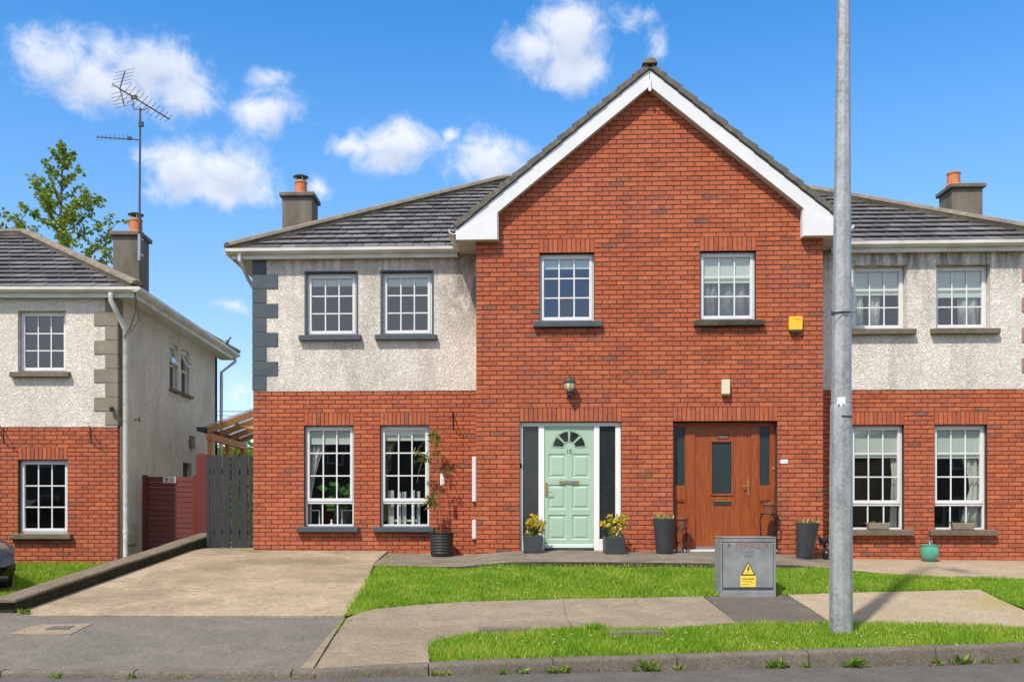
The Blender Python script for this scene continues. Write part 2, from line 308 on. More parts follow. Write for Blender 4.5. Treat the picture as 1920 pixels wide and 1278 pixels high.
    pmat('slate_fence', (.016, .019, .020), (.028, .032, .034), 6, .65, .003, 40, stretch=(6, 6, .6))
    pmat('black_plastic', (.018, .019, .021), (.030, .032, .034), 6, .5)
    pmat('anthracite', (.032, .036, .042), (.050, .055, .062), 7, .5, .001)
    pmat('black_iron', (.014, .013, .012), (.03, .026, .022), 20, .55, metal=.3)
    pmat('brass', (.58, .42, .14), (.66, .50, .20), 20, .32, metal=.9)
    pmat('steel', (.45, .45, .44), None, rough=.3, metal=.9)
    pmat('white_paint', (.76, .76, .75), (.80, .80, .79), 4, .5)
    pmat('cream_plastic', (.66, .58, .42), (.72, .64, .48), 8, .5)
    pmat('yellow_plastic', (.80, .46, .02), (.84, .52, .04), 6, .4)
    pmat('yellow_label', (.78, .58, .05), (.84, .66, .10), 12, .5)
    pmat('print_black', (.03, .028, .02), None, rough=.6)
    pmat('print_brown', (.22, .16, .04), None, rough=.6)
    pmat('teal_glaze', (.06, .30, .21), (.10, .38, .28), 6, .18, coat=.5)
    pmat('lamp_glass', (.55, .50, .26), (.62, .58, .34), 10, .25)
    pmat('lantern_metal', (.045, .04, .045), (.085, .075, .085), 12, .45, metal=.3)
    pmat('rusty', (.20, .08, .04), (.28, .13, .07), 30, .85)
    pmat('iron_cover', (.13, .105, .085), (.20, .165, .135), 14, .8, .003, 60)
    pmat('cable', (.03, .03, .035), None, rough=.6)
    pmat('aerial_metal', (.07, .065, .075), (.12, .115, .12), 20, .5, metal=.5)
    pmat('blind_fabric', (.50, .535, .49), (.54, .575, .53), 40, .9)
    pmat('curtain_fabric', (.46, .47, .43), (.53, .54, .50), 10, .95)
    pmat('curtain_grey', (.20, .22, .23), (.30, .32, .33), 10, .95)
    pmat('curtain_brown', (.16, .12, .06), (.24, .18, .10), 10, .95)
    pmat('interior', (.055, .047, .038), (.08, .068, .055), 1.5, .95)
    pmat('dark_glass', (.018, .022, .023), (.030, .034, .034), 5, .09, spec=.6)
    pmat('obscure_glass', (.018, .032, .034), (.030, .046, .048), 60, .25, .002, 90)
    pmat('car_paint', (.016, .008, .010), None, rough=.22, coat=.9)
    pmat('rubber', (.016, .016, .017), None, rough=.8)
    pmat('lens_clear', (.30, .30, .32), None, rough=.08, metal=.4)
    pmat('wheel_alloy', (.35, .35, .36), None, rough=.3, metal=.9)
    pmat('plaque_white', (.70, .74, .80), (.55, .62, .75), 90, .3)
    pmat('feather', (.11, .12, .14), (.19, .20, .22), 30, .7)
    pmat('yellow_mark', (.52, .36, .13), (.46, .34, .17), 20, .9)
    pmat('clear_seed', (.55, .48, .36), (.65, .60, .50), 30, .4)
    mt, nt, b = nodes('polycarbonate'); b.inputs['Base Color'].default_value = (.75, .80, .84, 1); b.inputs['Roughness'].default_value = .3; b.inputs['Alpha'].default_value = .45
    # window glass: mirror by Fresnel (two panes), else clear
    for nm, tint, k in (('glass', (.88, .92, .90), 3.0), ('glass_lamp', (.9, .9, .8), 1.5)):
        mt = bpy.data.materials.new(nm); mt.use_nodes = True; nt = mt.node_tree; nt.nodes.clear(); MATS[nm] = mt
        o = nt.nodes.new('ShaderNodeOutputMaterial'); t = nt.nodes.new('ShaderNodeBsdfTransparent'); t.inputs[0].default_value = (*tint, 1)
        g = nt.nodes.new('ShaderNodeBsdfGlossy'); g.inputs['Roughness'].default_value = .015; g.inputs[0].default_value = (.95, .97, 1, 1)
        gn = nt.nodes.new('ShaderNodeNewGeometry'); dt = nt.nodes.new('ShaderNodeVectorMath'); dt.operation = 'DOT_PRODUCT'; nt.links.new(gn.outputs['Normal'], dt.inputs[0]); nt.links.new(gn.outputs['Incoming'], dt.inputs[1])
        fr = mth(nt, 'ADD', .04, mth(nt, 'MULTIPLY', .96, mth(nt, 'POWER', mth(nt, 'SUBTRACT', 1.0, mth(nt, 'ABSOLUTE', dt.outputs['Value'])), 5.0)))   # the same from both sides of the pane
        ms = nt.nodes.new('ShaderNodeMixShader'); nt.links.new(mth(nt, 'MINIMUM', mth(nt, 'MULTIPLY', fr, k), 1.0), ms.inputs[0])
        nt.links.new(t.outputs[0], ms.inputs[1]); nt.links.new(g.outputs[0], ms.inputs[2]); nt.links.new(ms.outputs[0], o.inputs[0])
make_materials()

# ------------------------------------------------------------------ mesh helpers
def tag(o, label=None, cat=None, group=None, kind=None):
    for k, v in (('label', label), ('category', cat), ('group', group), ('kind', kind)):
        if v: o[k] = v
    return o
def empty(name, loc=(0, 0, 0), rz=0.0, parent=None):
    o = bpy.data.objects.new(name, None); col.objects.link(o)
    o.location = loc; o.rotation_euler = (0, 0, rz); o.empty_display_size = .1
    if parent: o.parent = parent
    return o
def link(name, me, parent=None, loc=None, rz=0):
    o = bpy.data.objects.new(name, me); col.objects.link(o)
    if parent: o.parent = parent
    if loc: o.location = loc
    if rz: o.rotation_euler = (0, 0, rz)
    return o
def setmat(me, mat):
    me.materials.append(MATS[mat] if isinstance(mat, str) else mat)
class MB:
    def __init__(s): s.v = []; s.f = []
    def add(s, vs, fs):
        n = len(s.v); s.v += [tuple(v) for v in vs]; s.f += [tuple(i + n for i in f) for f in fs]; return s
    def box(s, x0, x1, y0, y1, z0, z1):
        return s.add([(x0, y0, z0), (x1, y0, z0), (x1, y1, z0), (x0, y1, z0), (x0, y0, z1), (x1, y0, z1), (x1, y1, z1), (x0, y1, z1)],
                     [(0, 3, 2, 1), (4, 5, 6, 7), (0, 1, 5, 4), (1, 2, 6, 5), (2, 3, 7, 6), (3, 0, 4, 7)])
    def prism(s, pts, a0, a1, axis='y'):
        n = len(pts)
        def mk(p, a): return (p[0], a, p[1]) if axis == 'y' else ((a, p[0], p[1]) if axis == 'x' else (p[0], p[1], a))
        vs = [mk(p, a0) for p in pts] + [mk(p, a1) for p in pts]
        fs = [tuple(range(n)), tuple(range(2 * n - 1, n - 1, -1))] + [(i, (i + 1) % n, n + (i + 1) % n, n + i) for i in range(n)]
        return s.add(vs, fs)
    def tube(s, pts, r, n=8, cap=True):
        P = [Vector(p) for p in pts]; k = len(P)
        rs = [r] * k if isinstance(r, (int, float)) else r
        vs = []; fs = []; up = None
        for i, p in enumerate(P):
            d = (P[min(i + 1, k - 1)] - P[max(i - 1, 0)]).normalized()
            if up is None: up = d.orthogonal().normalized()
            a = (up - d * up.dot(d)); a = a.normalized() if a.length > 1e-5 else d.orthogonal().normalized(); up = a
            b = d.cross(a)
            for j in range(n):
                t = 2 * math.pi * j / n; vs.append(p + (a * math.cos(t) + b * math.sin(t)) * rs[i])
        for i in range(k - 1):
            for j in range(n):
                fs.append((i * n + j, i * n + (j + 1) % n, (i + 1) * n + (j + 1) % n, (i + 1) * n + j))
        if cap: fs += [tuple(range(n))[::-1], tuple(range((k - 1) * n, k * n))]
        return s.add(vs, fs)
    def lathe(s, prof, c=(0, 0, 0), n=24, off=None):
        vs = []; fs = []; k = len(prof)
        for i, (r, z) in enumerate(prof):
            ox = off(z) if off else (0, 0)
            for j in range(n):
                t = 2 * math.pi * j / n; vs.append((c[0] + ox[0] + r * math.cos(t), c[1] + ox[1] + r * math.sin(t), c[2] + z))
        for i in range(k - 1):
            for j in range(n): fs.append((i * n + j, i * n + (j + 1) % n, (i + 1) * n + (j + 1) % n, (i + 1) * n + j))
        fs += [tuple(range(n))[::-1], tuple(range((k - 1) * n, k * n))]
        return s.add(vs, fs)
    def leaf(s, p, d, size, wid=.45, nrm=None):
        d = Vector(d).normalized(); q = nrm or Vector((random.uniform(-1, 1), random.uniform(-1, 1), random.uniform(-1, 1)))
        a = d.cross(q); a = a.normalized() * size * wid * .5 if a.length > 1e-4 else d.orthogonal() * size * wid * .5
        p = Vector(p); c = d.cross(a).normalized() * size * .08
        return s.add([p, p + d * size * .5 + a + c, p + d * size, p + d * size * .5 - a + c], [(0, 1, 2), (0, 2, 3)])
    def build(s, name, mat, parent=None, smooth=False, bevel=0, loc=None, rz=0, fix=True, seg=1):
        me = bpy.data.meshes.new(name); me.from_pydata(s.v, [], s.f)
        if fix:
            bm = bmesh.new(); bm.from_mesh(me); bmesh.ops.recalc_face_normals(bm, faces=bm.faces); bm.to_mesh(me); bm.free()
        setmat(me, mat)
        if smooth:
            me.polygons.foreach_set('use_smooth', [True] * len(me.polygons))
            try: me.set_sharp_from_angle(angle=R(40))
            except Exception: pass
        me.update(); o = link(name, me, parent, loc, rz)
        if bevel:
            m = o.modifiers.new('bevel', 'BEVEL'); m.width = bevel; m.segments = seg; m.limit_method = 'ANGLE'; m.angle_limit = R(35)
        return o
def text_mesh(name, s, size, mat, parent, loc, rot=(R(90), 0, 0), ext=.002):
    cu = bpy.data.curves.new(name, 'FONT'); cu.body = s; cu.size = size; cu.extrude = ext; cu.align_x = 'CENTER'; cu.align_y = 'CENTER'; cu.resolution_u = 3
    t = bpy.data.objects.new(name + '_tmp', cu); col.objects.link(t)
    dg = bpy.context.evaluated_depsgraph_get(); me = bpy.data.meshes.new_from_object(t.evaluated_get(dg))
    bpy.data.objects.remove(t); bpy.data.curves.remove(cu)
    me.name = name; me.materials.clear(); setmat(me, mat)
    o = link(name, me, parent, loc); o.rotation_euler = rot; return o
def sstep(x, a, b):
    t = min(1, max(0, (x - a) / (b - a))); return t * t * (3 - 2 * t)

# ------------------------------------------------------------------ house frame of the semi-detached pair (yawed 2.4 degrees)
TH = R(2.4); AX = (math.cos(TH), -math.sin(TH)); AY = (math.sin(TH), math.cos(TH))
HO = (2.903 * AX[0], 17 + 2.903 * AX[1])
def HW(lx, ly, z): return Vector((HO[0] + lx * AX[0] + ly * AY[0], HO[1] + lx * AX[1] + ly * AY[1], z))
def hloc(x, y, yp):
    """photo pixel -> (local x, z) on the plane local y = yp"""
    u = (x - PX) / F; d = (yp + HO[0] * AY[0] + HO[1] * AY[1]) / (u * AY[0] + AY[1])
    p = (d * u - HO[0], d - HO[1]); return p[0] * AX[0] + p[1] * AX[1], EYE - (y - PY) / F * d
# terrain: road flat at 0, ground climbing 1 in 10 from the kerb to the houses
def kerbY(X): return 9.14 if X < -2.2 else 9.14 + .128 * max(0, X + 1.55) * sstep(X, -2.2, -.9)
def wallX(Y): return -5.53 + (Y - 11.8) * .0975
def gz(X, Y):
    if Y < kerbY(X) - .02: return 0.0
    y = min(Y, 17.3); z = .1 * y - .835
    z -= .035 * (1 - sstep(X, -2.0, .3)) * (1 - sstep(Y, 9.2, 11.5))
    z -= (.06 * sstep(X, -1.3, -.7) + .08 * sstep(X, 4.6, 6.2)) * sstep(Y, 15.2, 16.2)
    z += .115 * sstep(X, -.35, .45) * (1 - sstep(X, 4.9, 6.0)) * sstep(Y, 12.7, 14.7)
    if Y > 11.6:
        k = 1 - sstep(X, wallX(min(Y, 18)) - .25, wallX(min(Y, 18)) - .05)
        z = z * (1 - k) + (.325 + .052 * (min(Y, 17.6) - 11.6)) * k
    return z
def pg(x, y):
    """photo pixel -> point on the terrain"""
    u = (x - PX) / F; lo, hi = 7.0, 22.0
    for _ in range(50):
        d = (lo + hi) / 2
        if EYE - (y - PY) / F * d > gz(u * d, d): lo = d
        else: hi = d
    return (u * lo, lo)
def P3(x, y, Y): return Vector(((x - PX) / F * Y, Y, EYE - (y - PY) / F * Y))
# ------------------------------------------------------------------ ground, road, paving
def sheet(name, poly, mat, off, thick=.08, zf=None, parent=None, step=.5):
    zf = zf or gz
    bm = bmesh.new(); vs = [bm.verts.new((x, y, 0)) for x, y in poly]
    f = bm.faces.new(vs)
    xs = [p[0] for p in poly]; ys = [p[1] for p in poly]
    for ax, lo, hi in ((0, min(xs), max(xs)), (1, min(ys), max(ys))):
        k = math.ceil(lo / step) * step
        while k < hi:
            if lo + 1e-3 < k < hi - 1e-3:
                no = (1, 0, 0) if ax == 0 else (0, 1, 0); co = (k, 0, 0) if ax == 0 else (0, k, 0)
                bmesh.ops.bisect_plane(bm, geom=bm.verts[:] + bm.edges[:] + bm.faces[:], plane_co=co, plane_no=no)
            k += step
    for f in bm.faces:
        f.normal_update()
        if f.normal.z < 0: f.normal_flip()
    if thick:
        be = [e for e in bm.edges if len(e.link_faces) == 1]
        r = bmesh.ops.extrude_edge_only(bm, edges=be)
        low = [g for g in r['geom'] if isinstance(g, bmesh.types.BMVert)]
    else: low = []
    for v in bm.verts: v.co.z = zf(v.co.x, v.co.y) + off
    for v in low: v.co.z -= thick
    me = bpy.data.meshes.new(name); bm.to_mesh(me); bm.free(); setmat(me, mat)
    return link(name, me, parent)
def inpoly(px, py, poly):
    ins = np.zeros(len(px), bool); n = len(poly)
    for i in range(n):
        x0, y0 = poly[i]; x1, y1 = poly[(i + 1) % n]
        if y0 == y1: continue
        c = ((y0 > py) != (y1 > py)) & (px < (x1 - x0) * (py - y0) / (y1 - y0) + x0)
        ins ^= c
    return ins
rng = np.random.default_rng(11)
def grass(name, poly, dens, h0, h1, w, mat, label, edge=0.0, zoff=.0):
    a = np.array(poly); x0, y0 = a.min(0); x1, y1 = a.max(0)
    n = int((x1 - x0) * (y1 - y0) * dens); X = rng.uniform(x0, x1, n); Y = rng.uniform(y0, y1, n)
    k = inpoly(X, Y, poly); X = X[k]; Y = Y[k]; n = len(X)
    X = X + rng.normal(0, edge, n); Y = Y + rng.normal(0, edge, n)
    Z = np.array([gz(x, y) for x, y in zip(X, Y)]) + zoff
    cl = .5 + .25 * np.sin(X * 5.1 + 2 * np.sin(Y * 3.3)) + .25 * np.sin(Y * 7.3 + 1.7 * np.sin(X * 4.1))
    H = (h0 + (h1 - h0) * rng.random(n) ** 1.6) * (.6 + .8 * cl)
    t = rng.uniform(0, 2 * np.pi, n); ln = rng.uniform(.1, .9, n) * H; t2 = rng.uniform(0, 2 * np.pi, n)
    wd = w * rng.uniform(.6, 1.4, n)
    V = np.empty((n, 3, 3)); V[:, 0] = np.stack([X - np.cos(t) * wd, Y - np.sin(t) * wd, Z - .01], 1)
    V[:, 1] = np.stack([X + np.cos(t) * wd, Y + np.sin(t) * wd, Z - .01], 1)
    V[:, 2] = np.stack([X + np.cos(t2) * ln, Y + np.sin(t2) * ln, Z + H], 1)
    me = bpy.data.meshes.new(name); me.vertices.add(3 * n); me.vertices.foreach_set('co', V.ravel())
    me.loops.add(3 * n); me.loops.foreach_set('vertex_index', np.arange(3 * n, dtype=np.int32))
    me.polygons.add(n); me.polygons.foreach_set('loop_start', np.arange(0, 3 * n, 3, dtype=np.int32)); me.polygons.foreach_set('loop_total', np.full(n, 3, np.int32))
    me.update(calc_edges=True); me.validate(); setmat(me, mat)
    return tag(link(name, me), label, 'grass', None, 'stuff')

GY0 = -.79
def build_ground():
    xs = [-400, -120, -60] + [-30 + .5 * i for i in range(121)] + [60, 120, 400]
    ys = [-400, -120, -60] + [-20 + .5 * i for i in range(101)] + [60, 120, 400]
    vs = [(x, y, min(gz(x, y), gz(x, y - .6), gz(x - .6, y), gz(x + .6, y)) - .05 if -31 < x < 31 else (-.05 if y < 9.2 else gz(max(-30, min(30, x)), y) - .05)) for y in ys for x in xs]
    nx = len(xs)
    fs = [(j * nx + i, j * nx + i + 1, (j + 1) * nx + i + 1, (j + 1) * nx + i) for j in range(len(ys) - 1) for i in range(nx - 1)]
    o = MB().add(vs, fs).build('ground', 'turf', fix=False); tag(o, 'green open ground round the houses and gardens', 'ground', None, 'structure')
    kx = [-60, -30, -12, -6, -3, -2.2, -1.9, -1.6, -1.3, -.9, 0, 2, 4, 6, 9, 12]
    far = [(30, kerbY(12)), (60, kerbY(12))]
    kl = [(x, kerbY(x)) for x in kx]
    road = [(-60, -2.5)] + [(x, y - .03) for x, y in kl] + [(60, kerbY(12) - .03), (60, -2.5)]
    o = sheet('road', road, 'asphalt_road', 0.0, 0, zf=lambda x, y: 0.0, step=4); tag(o, 'grey asphalt road along the kerb', 'road', None, 'structure')
    o = sheet('pavement_opposite', [(-60, -5.0), (60, -5.0), (60, -2.5), (-60, -2.5)], 'pave_concrete', .1, .15, zf=lambda x, y: 0.0, step=6); tag(o, 'concrete pavement on the viewer side of the road', 'pavement', None, 'structure')
    # kerb: one stone after another
    K = empty('kerb', (0, 0, 0)); tag(K, 'line of concrete kerb stones edging the road', 'kerb', None, 'structure')
    cuts = [-13.0, -11.8, -10.6, -9.4, -8.2, -6.95, -5.7, -4.45, -3.2, -1.72, -.44, .76, 1.99, 3.34, 4.7, 5.9, 7.1, 8.3, 9.5, 10.7, 11.9, 13.1]
    for a, b in zip(cuts[:-1], cuts[1:]):
        mb = MB(); n = 6; rows = []
        for i in range(n + 1):
            x = a + .006 + (b - a - .012) * i / n; y = kerbY(x)
            sl = .128 if x > -1 else 0
            zt = gz(x, y + .1) + .006 + random.uniform(-.003, .003)
            prof = [(-.03, -.1), (-.012, zt - .035), (-.002, zt - .012), (.022, zt), (.135, zt + .004), (.135, -.1)]
            rows.append([(x - sl * dy, y + dy, z) for dy, z in prof])
        for r in rows: mb.v += r
        m = 6
        for i in range(n):
            for j in range(m): mb.f.append((i * m + j, i * m + (j + 1) % m, (i + 1) * m + (j + 1) % m, (i + 1) * m + j))
        mb.f += [tuple(range(m)), tuple(range(n * m, (n + 1) * m))]
        mb.build('kerb_stone', 'kerb_stone', K, smooth=True)
    kin = lambda x: (x, kerbY(x) + .137)
    # apron of asphalt in front of the drive, running on to the left
    apr = [pg(648, 1158), pg(628, 1187), pg(606, 1222), pg(586, 1254)]
    xr = apr[-1][0]
    poly = [(-12, 11.9), (-5.55, 11.88), pg(85, 1156), pg(300, 1156)] + apr[:3] + [kin(xr)] + [kin(x) for x in (-2.5, -4, -6, -9)] + [kin(-12)]
    # weed-filled joints are left open between the sheets
    o = sheet('apron', poly, 'asphalt_apron', .002); tag(o, 'grey asphalt apron between the drive and the kerb', 'pavement', None, 'structure')
    # drive
    dr = [pg(60, 1154), pg(300, 1154), pg(645, 1154.5), pg(684, 1100), (HW(-4.47, -1.35, 0).x, HW(-4.47, -1.35, 0).y), (HW(-4.43, -.02, 0).x, HW(-4.43, -.02, 0).y)]
    e1 = HW(-6.79, -.02, 0); e2 = HW(-6.81, 1.5, 0)
    dr += [(e1.x, e1.y), (e2.x, e2.y), (wallX(18.7) + .02, 18.75), (wallX(15) + .02, 15), (wallX(11.8) + .02, 11.8)]
    o = sheet('driveway', dr, 'drive_concrete', .004); tag(o, 'pale brushed concrete driveway in front of the gate', 'driveway', None, 'structure')
    mk = MB(); a = pg(351, 1108); mk.add([(a[0], a[1], 0), (a[0] + .15, a[1], 0), (a[0] + .17, a[1] + .06, 0), (a[0] + .02, a[1] + .06, 0)], [(0, 1, 2, 3)])
    mk.v = [(x, y, gz(x, y) + .009) for x, y, z in mk.v]; o = mk.build('paint_mark', 'yellow_mark', fix=False); tag(o, 'faint yellow paint mark on the driveway', 'paint mark')
    # pavement slabs
    PV = empty('pavement'); tag(PV, 'concrete pavement between lawn and grass verge', 'pavement', None, 'structure')
    j0 = [(x + .02, y) for x, y in apr]
    ed = [(x - w, y) for (x, y), w in zip(apr, (.015, .05, .09, .12))]
    sheet('edging', ed[:1] + apr[:1] + apr[1:] + ed[:0:-1], 'pave_concrete', .005, .02, parent=PV)
    s1 = [j0[0], pg(672, 1149), pg(700, 1142), pg(780, 1134), pg(870, 1128), pg(1055, 1123), pg(1062, 1160), pg(1075, 1178), pg(900, 1190), pg(822, 1198), pg(803, 1212), kin(-.44), kin(-.9), kin(-1.2), kin(j0[3][0]), j0[2], j0[1]]
    sheet('slab', s1, 'pave_concrete', .004, parent=PV)
    s2 = [pg(1055.6, 1123), pg(1200, 1120.5), pg(1318, 1118), pg(1348, 1142), pg(1380, 1167), pg(1240, 1180), pg(1078, 1179), pg(1062.7, 1160)]
    sheet('slab', s2, 'pave_concrete', .006, parent=PV)
    s3 = [pg(1322, 1118), pg(1380, 1117), pg(1473, 1115), pg(1512, 1139), pg(1556, 1167), pg(1470, 1170), pg(1385, 1171), pg(1352, 1143)]
    sheet('asphalt_patch', s3, 'asphalt_patch', .0, parent=PV)
    s4 = [pg(1477, 1115), pg(1640, 1110), pg(1836, 1105), pg(1870, 1122), pg(1925, 1146), pg(2060, 1185), pg(1760, 1172), pg(1560, 1168), pg(1516, 1139)]
    sheet('slab', s4, 'pave_light', .006, parent=PV)
    # path along the houses, raised above the lawn
    fr = [(700, 1058.5, 15.5), (722, 1058, 15.45), (800, 1060, 15.2), (860, 1060.5, 15.0), (900, 1056.5, 14.8), (950, 1052, 14.62), (1020, 1051, 14.6), (1180, 1052, 14.55), (1340, 1054, 14.5), (1480, 1057, 14.47), (1560, 1063, 14.6), (1640, 1071.5, 14.7), (1740, 1079.5, 14.4), (1920, 1084, 14.15), (2150, 1092, 13.9), (2600, 1110, 13.5)]
    bk = [(700, 1036.2, -.02), (722, 1036, -.02), (800, 1037.3, 0), (886, 1038.8, .0), (897, 1037.2, GY0), (970, 1032, GY0), (1060, 1031, GY0), (1180, 1032.5, GY0), (1340, 1034, GY0), (1460, 1037, GY0), (1540, 1044, GY0), (1548, 1046.5, 0), (1740, 1048.5, 0), (1920, 1050.5, 0), (2150, 1053, 0), (2600, 1058, 0)]
    Fp = [P3(*p) for p in fr]; Bp = []
    for x, y, yp in bk:
        lx, z = hloc(x, y, yp); w = HW(lx, yp + .04, z); Bp.append(w)
    global PATH_F; PATH_F = Fp
    def rail(P, n=60):
        out = []
        for k in range(n + 1):
            t = k / n * (len(P) - 1); i = min(int(t), len(P) - 2); f = t - i
            out.append(P[i].lerp(P[i + 1], f))
        return out
    A = rail(Fp, 78); B = rail(Bp, 78); mb = MB(); m = 4
    for a, b in zip(A, B):
        lowz = gz(a.x, a.y) - .12
        lip = a + (b - a).normalized() * .012
        mb.v += [(a.x, a.y + .006, lowz), (a.x, a.y, a.z - .012), (lip.x, lip.y, lip.z), (b.x, b.y, b.z)]
    for i in range(len(A) - 1):
        for j in range(m - 1): mb.f.append((i * m + j, i * m + j + 1, (i + 1) * m + j + 1, (i + 1) * m + j))
    o = mb.build('path', 'path_concrete', fix=False); tag(o, 'raised concrete path running along the front doors', 'path', None, 'structure')
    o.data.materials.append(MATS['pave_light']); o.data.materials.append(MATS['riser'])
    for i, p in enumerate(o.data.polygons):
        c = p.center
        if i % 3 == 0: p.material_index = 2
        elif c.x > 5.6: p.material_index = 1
    # turf sheets under the grass
    lawn = [pg(646, 1153), pg(670, 1112), (Fp[1].x - .12, Fp[1].y - .04)] + [(p.x, p.y - .02) for p in Fp[2:]]
    lawn += [pg(2600, 1190), pg(2060, 1178), pg(1990, 1158), pg(1925, 1140), pg(1870, 1119), pg(1838, 1103), pg(1640, 1108), pg(1475, 1113), pg(1320, 1116), pg(1200, 1118.5), pg(1055, 1121), pg(870, 1126), pg(780, 1132), pg(700, 1140)]
    o = sheet('lawn_soil', lawn, 'turf', -.012, 0); tag(o, 'turf under the front lawn', 'lawn', None, 'structure')
    grass('lawn_grass', lawn, 5200, .018, .05, .0055, 'grass_lawn', 'bright green mown front lawn below the path', .028)
    verge = [pg(803, 1213), pg(806, 1199), pg(822, 1194), pg(900, 1186), pg(1080, 1177), pg(1240, 1178), pg(1390, 1169), pg(1560, 1166), pg(1760, 1169), pg(2060, 1182), pg(2600, 1192), kin(12), kin(9), kin(7), kin(5), kin(3), kin(1), kin(0), kin(-.4)]
    o = sheet('verge_soil', verge, 'turf', -.012, 0); tag(o, 'turf under the roadside verge', 'verge', None, 'structure')
    grass('verge_grass', verge, 5600, .02, .062, .0055, 'grass_verge', 'yellow green grass verge behind the kerb', .03)
    nb = [(wallX(12.2) - .33, 12.25), (wallX(17.6) - .33, 17.55), (-12, 17.55), (-12, 15.2), (-7.0, 13.2)]
    o = sheet('neighbour_lawn_soil', nb, 'turf', -.012, 0); tag(o, 'turf beside the boundary wall of the left house', 'lawn', None, 'structure')
    grass('neighbour_grass', nb, 2600, .02, .05, .008, 'grass_verge', 'small sunlit lawn in front of the left house', .01)
    fc = [(-12, 11.95), (-5.9, 11.95), (wallX(12.2) - .33, 12.2), (-7.0, 13.15), (-12, 15.15)]
    o = sheet('forecourt', fc, 'pave_concrete', .0); tag(o, 'concrete forecourt under the dark car', 'driveway', None, 'structure')
    # covers let into the paving
    def cover(name, pts, mat, off, label, cat, ribs=0):
        poly = [pg(*p) for p in pts]; E = empty(name, (poly[0][0], poly[0][1], gz(*poly[0])))
        o = sheet('lid', poly, mat, off, .03, step=5); o.parent = E; o.matrix_parent_inverse = Matrix.Translation(-E.location)
        mb = MB()
        for i in range(ribs):
            t = (i + .5) / ribs; p0 = Vector(poly[0]).lerp(Vector(poly[1]), t); p1 = Vector(poly[3]).lerp(Vector(poly[2]), t); d = (p1 - p0); q0 = p0 + d * .08; q1 = p0 + d * .92
            mb.box(min(q0.x, q1.x) - .006, max(q0.x, q1.x) + .006, q0.y, q1.y, gz(q0.x, q0.y) + off, max(gz(q1.x, q1.y), gz(q0.x, q0.y)) + off + .006)
        if ribs:
            r = mb.build('rib_pattern', mat, E); r.matrix_parent_inverse = Matrix.Translation(-E.location)
        tag(E, label, cat)
    o = sheet('cover_surround', [pg(16, 1189), pg(130, 1190), pg(173, 1169.5), pg(72, 1171)], 'pave_concrete', .009, .03, step=5); tag(o, 'concrete surround of the small cover in the asphalt apron', 'pavement', None, 'structure')
    cover('inspection_cover', [(84, 1181.5), (127, 1181), (140, 1174.5), (98, 1175.5)], 'asphalt_patch', .015, 'small dark inspection cover in a concrete patch near the left kerb', 'cover', 0)
    cover('inspection_cover', [(897, 1188), (1000, 1186), (996, 1175), (897, 1176)], 'iron_cover', .012, 'rusty brown inspection cover at the left end of the grass verge', 'cover', 16)
    cover('inspection_cover', [(1140, 1194), (1246, 1192), (1238, 1181), (1140, 1182)], 'iron_cover', .012, 'brown inspection cover half overgrown by the middle of the verge', 'cover', 16)
build_ground()

# boundary wall beside the drive
def boundary_wall():
    W = empty('boundary_wall', (wallX(11.8), 11.8, gz(wallX(11.8) + .1, 11.8))); tag(W, 'low mossy boundary wall with concrete capping beside the drive', 'wall')
    def put(o): o.matrix_parent_inverse = Matrix.Translation(-W.location); return o
    n = 5; ys = [11.72 + (18.3 - 11.72) * i / n for i in range(n + 1)]
    top = lambda Y: .475 + (Y - 11.75) * .0985
    for a, b in zip(ys[:-1], ys[1:]):
        mb = MB()
        v = []
        for Y in (a + .003, b - .003):
            x = wallX(Y); v += [(x, Y, .1), (x, Y, top(Y)), (x - .24, Y, top(Y)), (x - .24, Y, .1)]
        mb.add(v, [(0, 1, 2, 3), (7, 6, 5, 4), (0, 4, 5, 1), (1, 5, 6, 2), (2, 6, 7, 3), (3, 7, 4, 0)]); put(mb.build('block', 'wall_block', W))
    m = 8; ys = [11.66 + (18.3 - 11.66) * i / m for i in range(m + 1)]
    for a, b in zip(ys[:-1], ys[1:]):
        mb = MB(); v = []; dz = random.uniform(-.004, .004)
        for Y in (a + .004, b - .004):
            x = wallX(Y) + .035; z = top(Y) + dz; v += [(x, Y, z), (x, Y, z + .038), (x - .155, Y, z + .052), (x - .31, Y, z + .038), (x - .31, Y, z)]
        mb.add(v, [(0, 1, 2, 3, 4), (9, 8, 7, 6, 5)] + [(i, (i + 1) % 5, 5 + (i + 1) % 5, 5 + i) for i in range(5)]); put(mb.build('capping', 'cap_stone', W, bevel=.008))
boundary_wall()
# ------------------------------------------------------------------ building kit
BR_W, BR_H, BR_L, BR_J = .215, .065, .225, .075
def panel(mb, x0, x1, z0, z1, y, holes, depth, inset=.004):
    """front sheet of a wall with openings and their reveals"""
    xs = sorted({x0, x1} | {h[0] for h in holes} | {h[1] for h in holes}); zs = sorted({z0, z1} | {h[2] for h in holes} | {h[3] for h in holes})
    for a, b in zip(xs[:-1], xs[1:]):
        for c, d in zip(zs[:-1], zs[1:]):
            if any(h[0] <= a and h[1] >= b and h[2] <= c and h[3] >= d for h in holes): continue
            mb.add([(a, y, c), (b, y, c), (b, y, d), (a, y, d)], [(0, 1, 2, 3)])
    for (a, b, c, d) in holes:
        mb.add([(a, y, c), (a, y, d), (a, y + depth, d), (a, y + depth, c)], [(0, 1, 2, 3)])
        mb.add([(b, y, c), (b, y, d), (b, y + depth, d), (b, y + depth, c)], [(3, 2, 1, 0)])
        mb.add([(a, y, d), (b, y, d), (b, y + depth, d), (a, y + depth, d)], [(0, 1, 2, 3)])
        mb.add([(a, y, c), (b, y, c), (b, y + depth, c), (a, y + depth, c)], [(3, 2, 1, 0)])
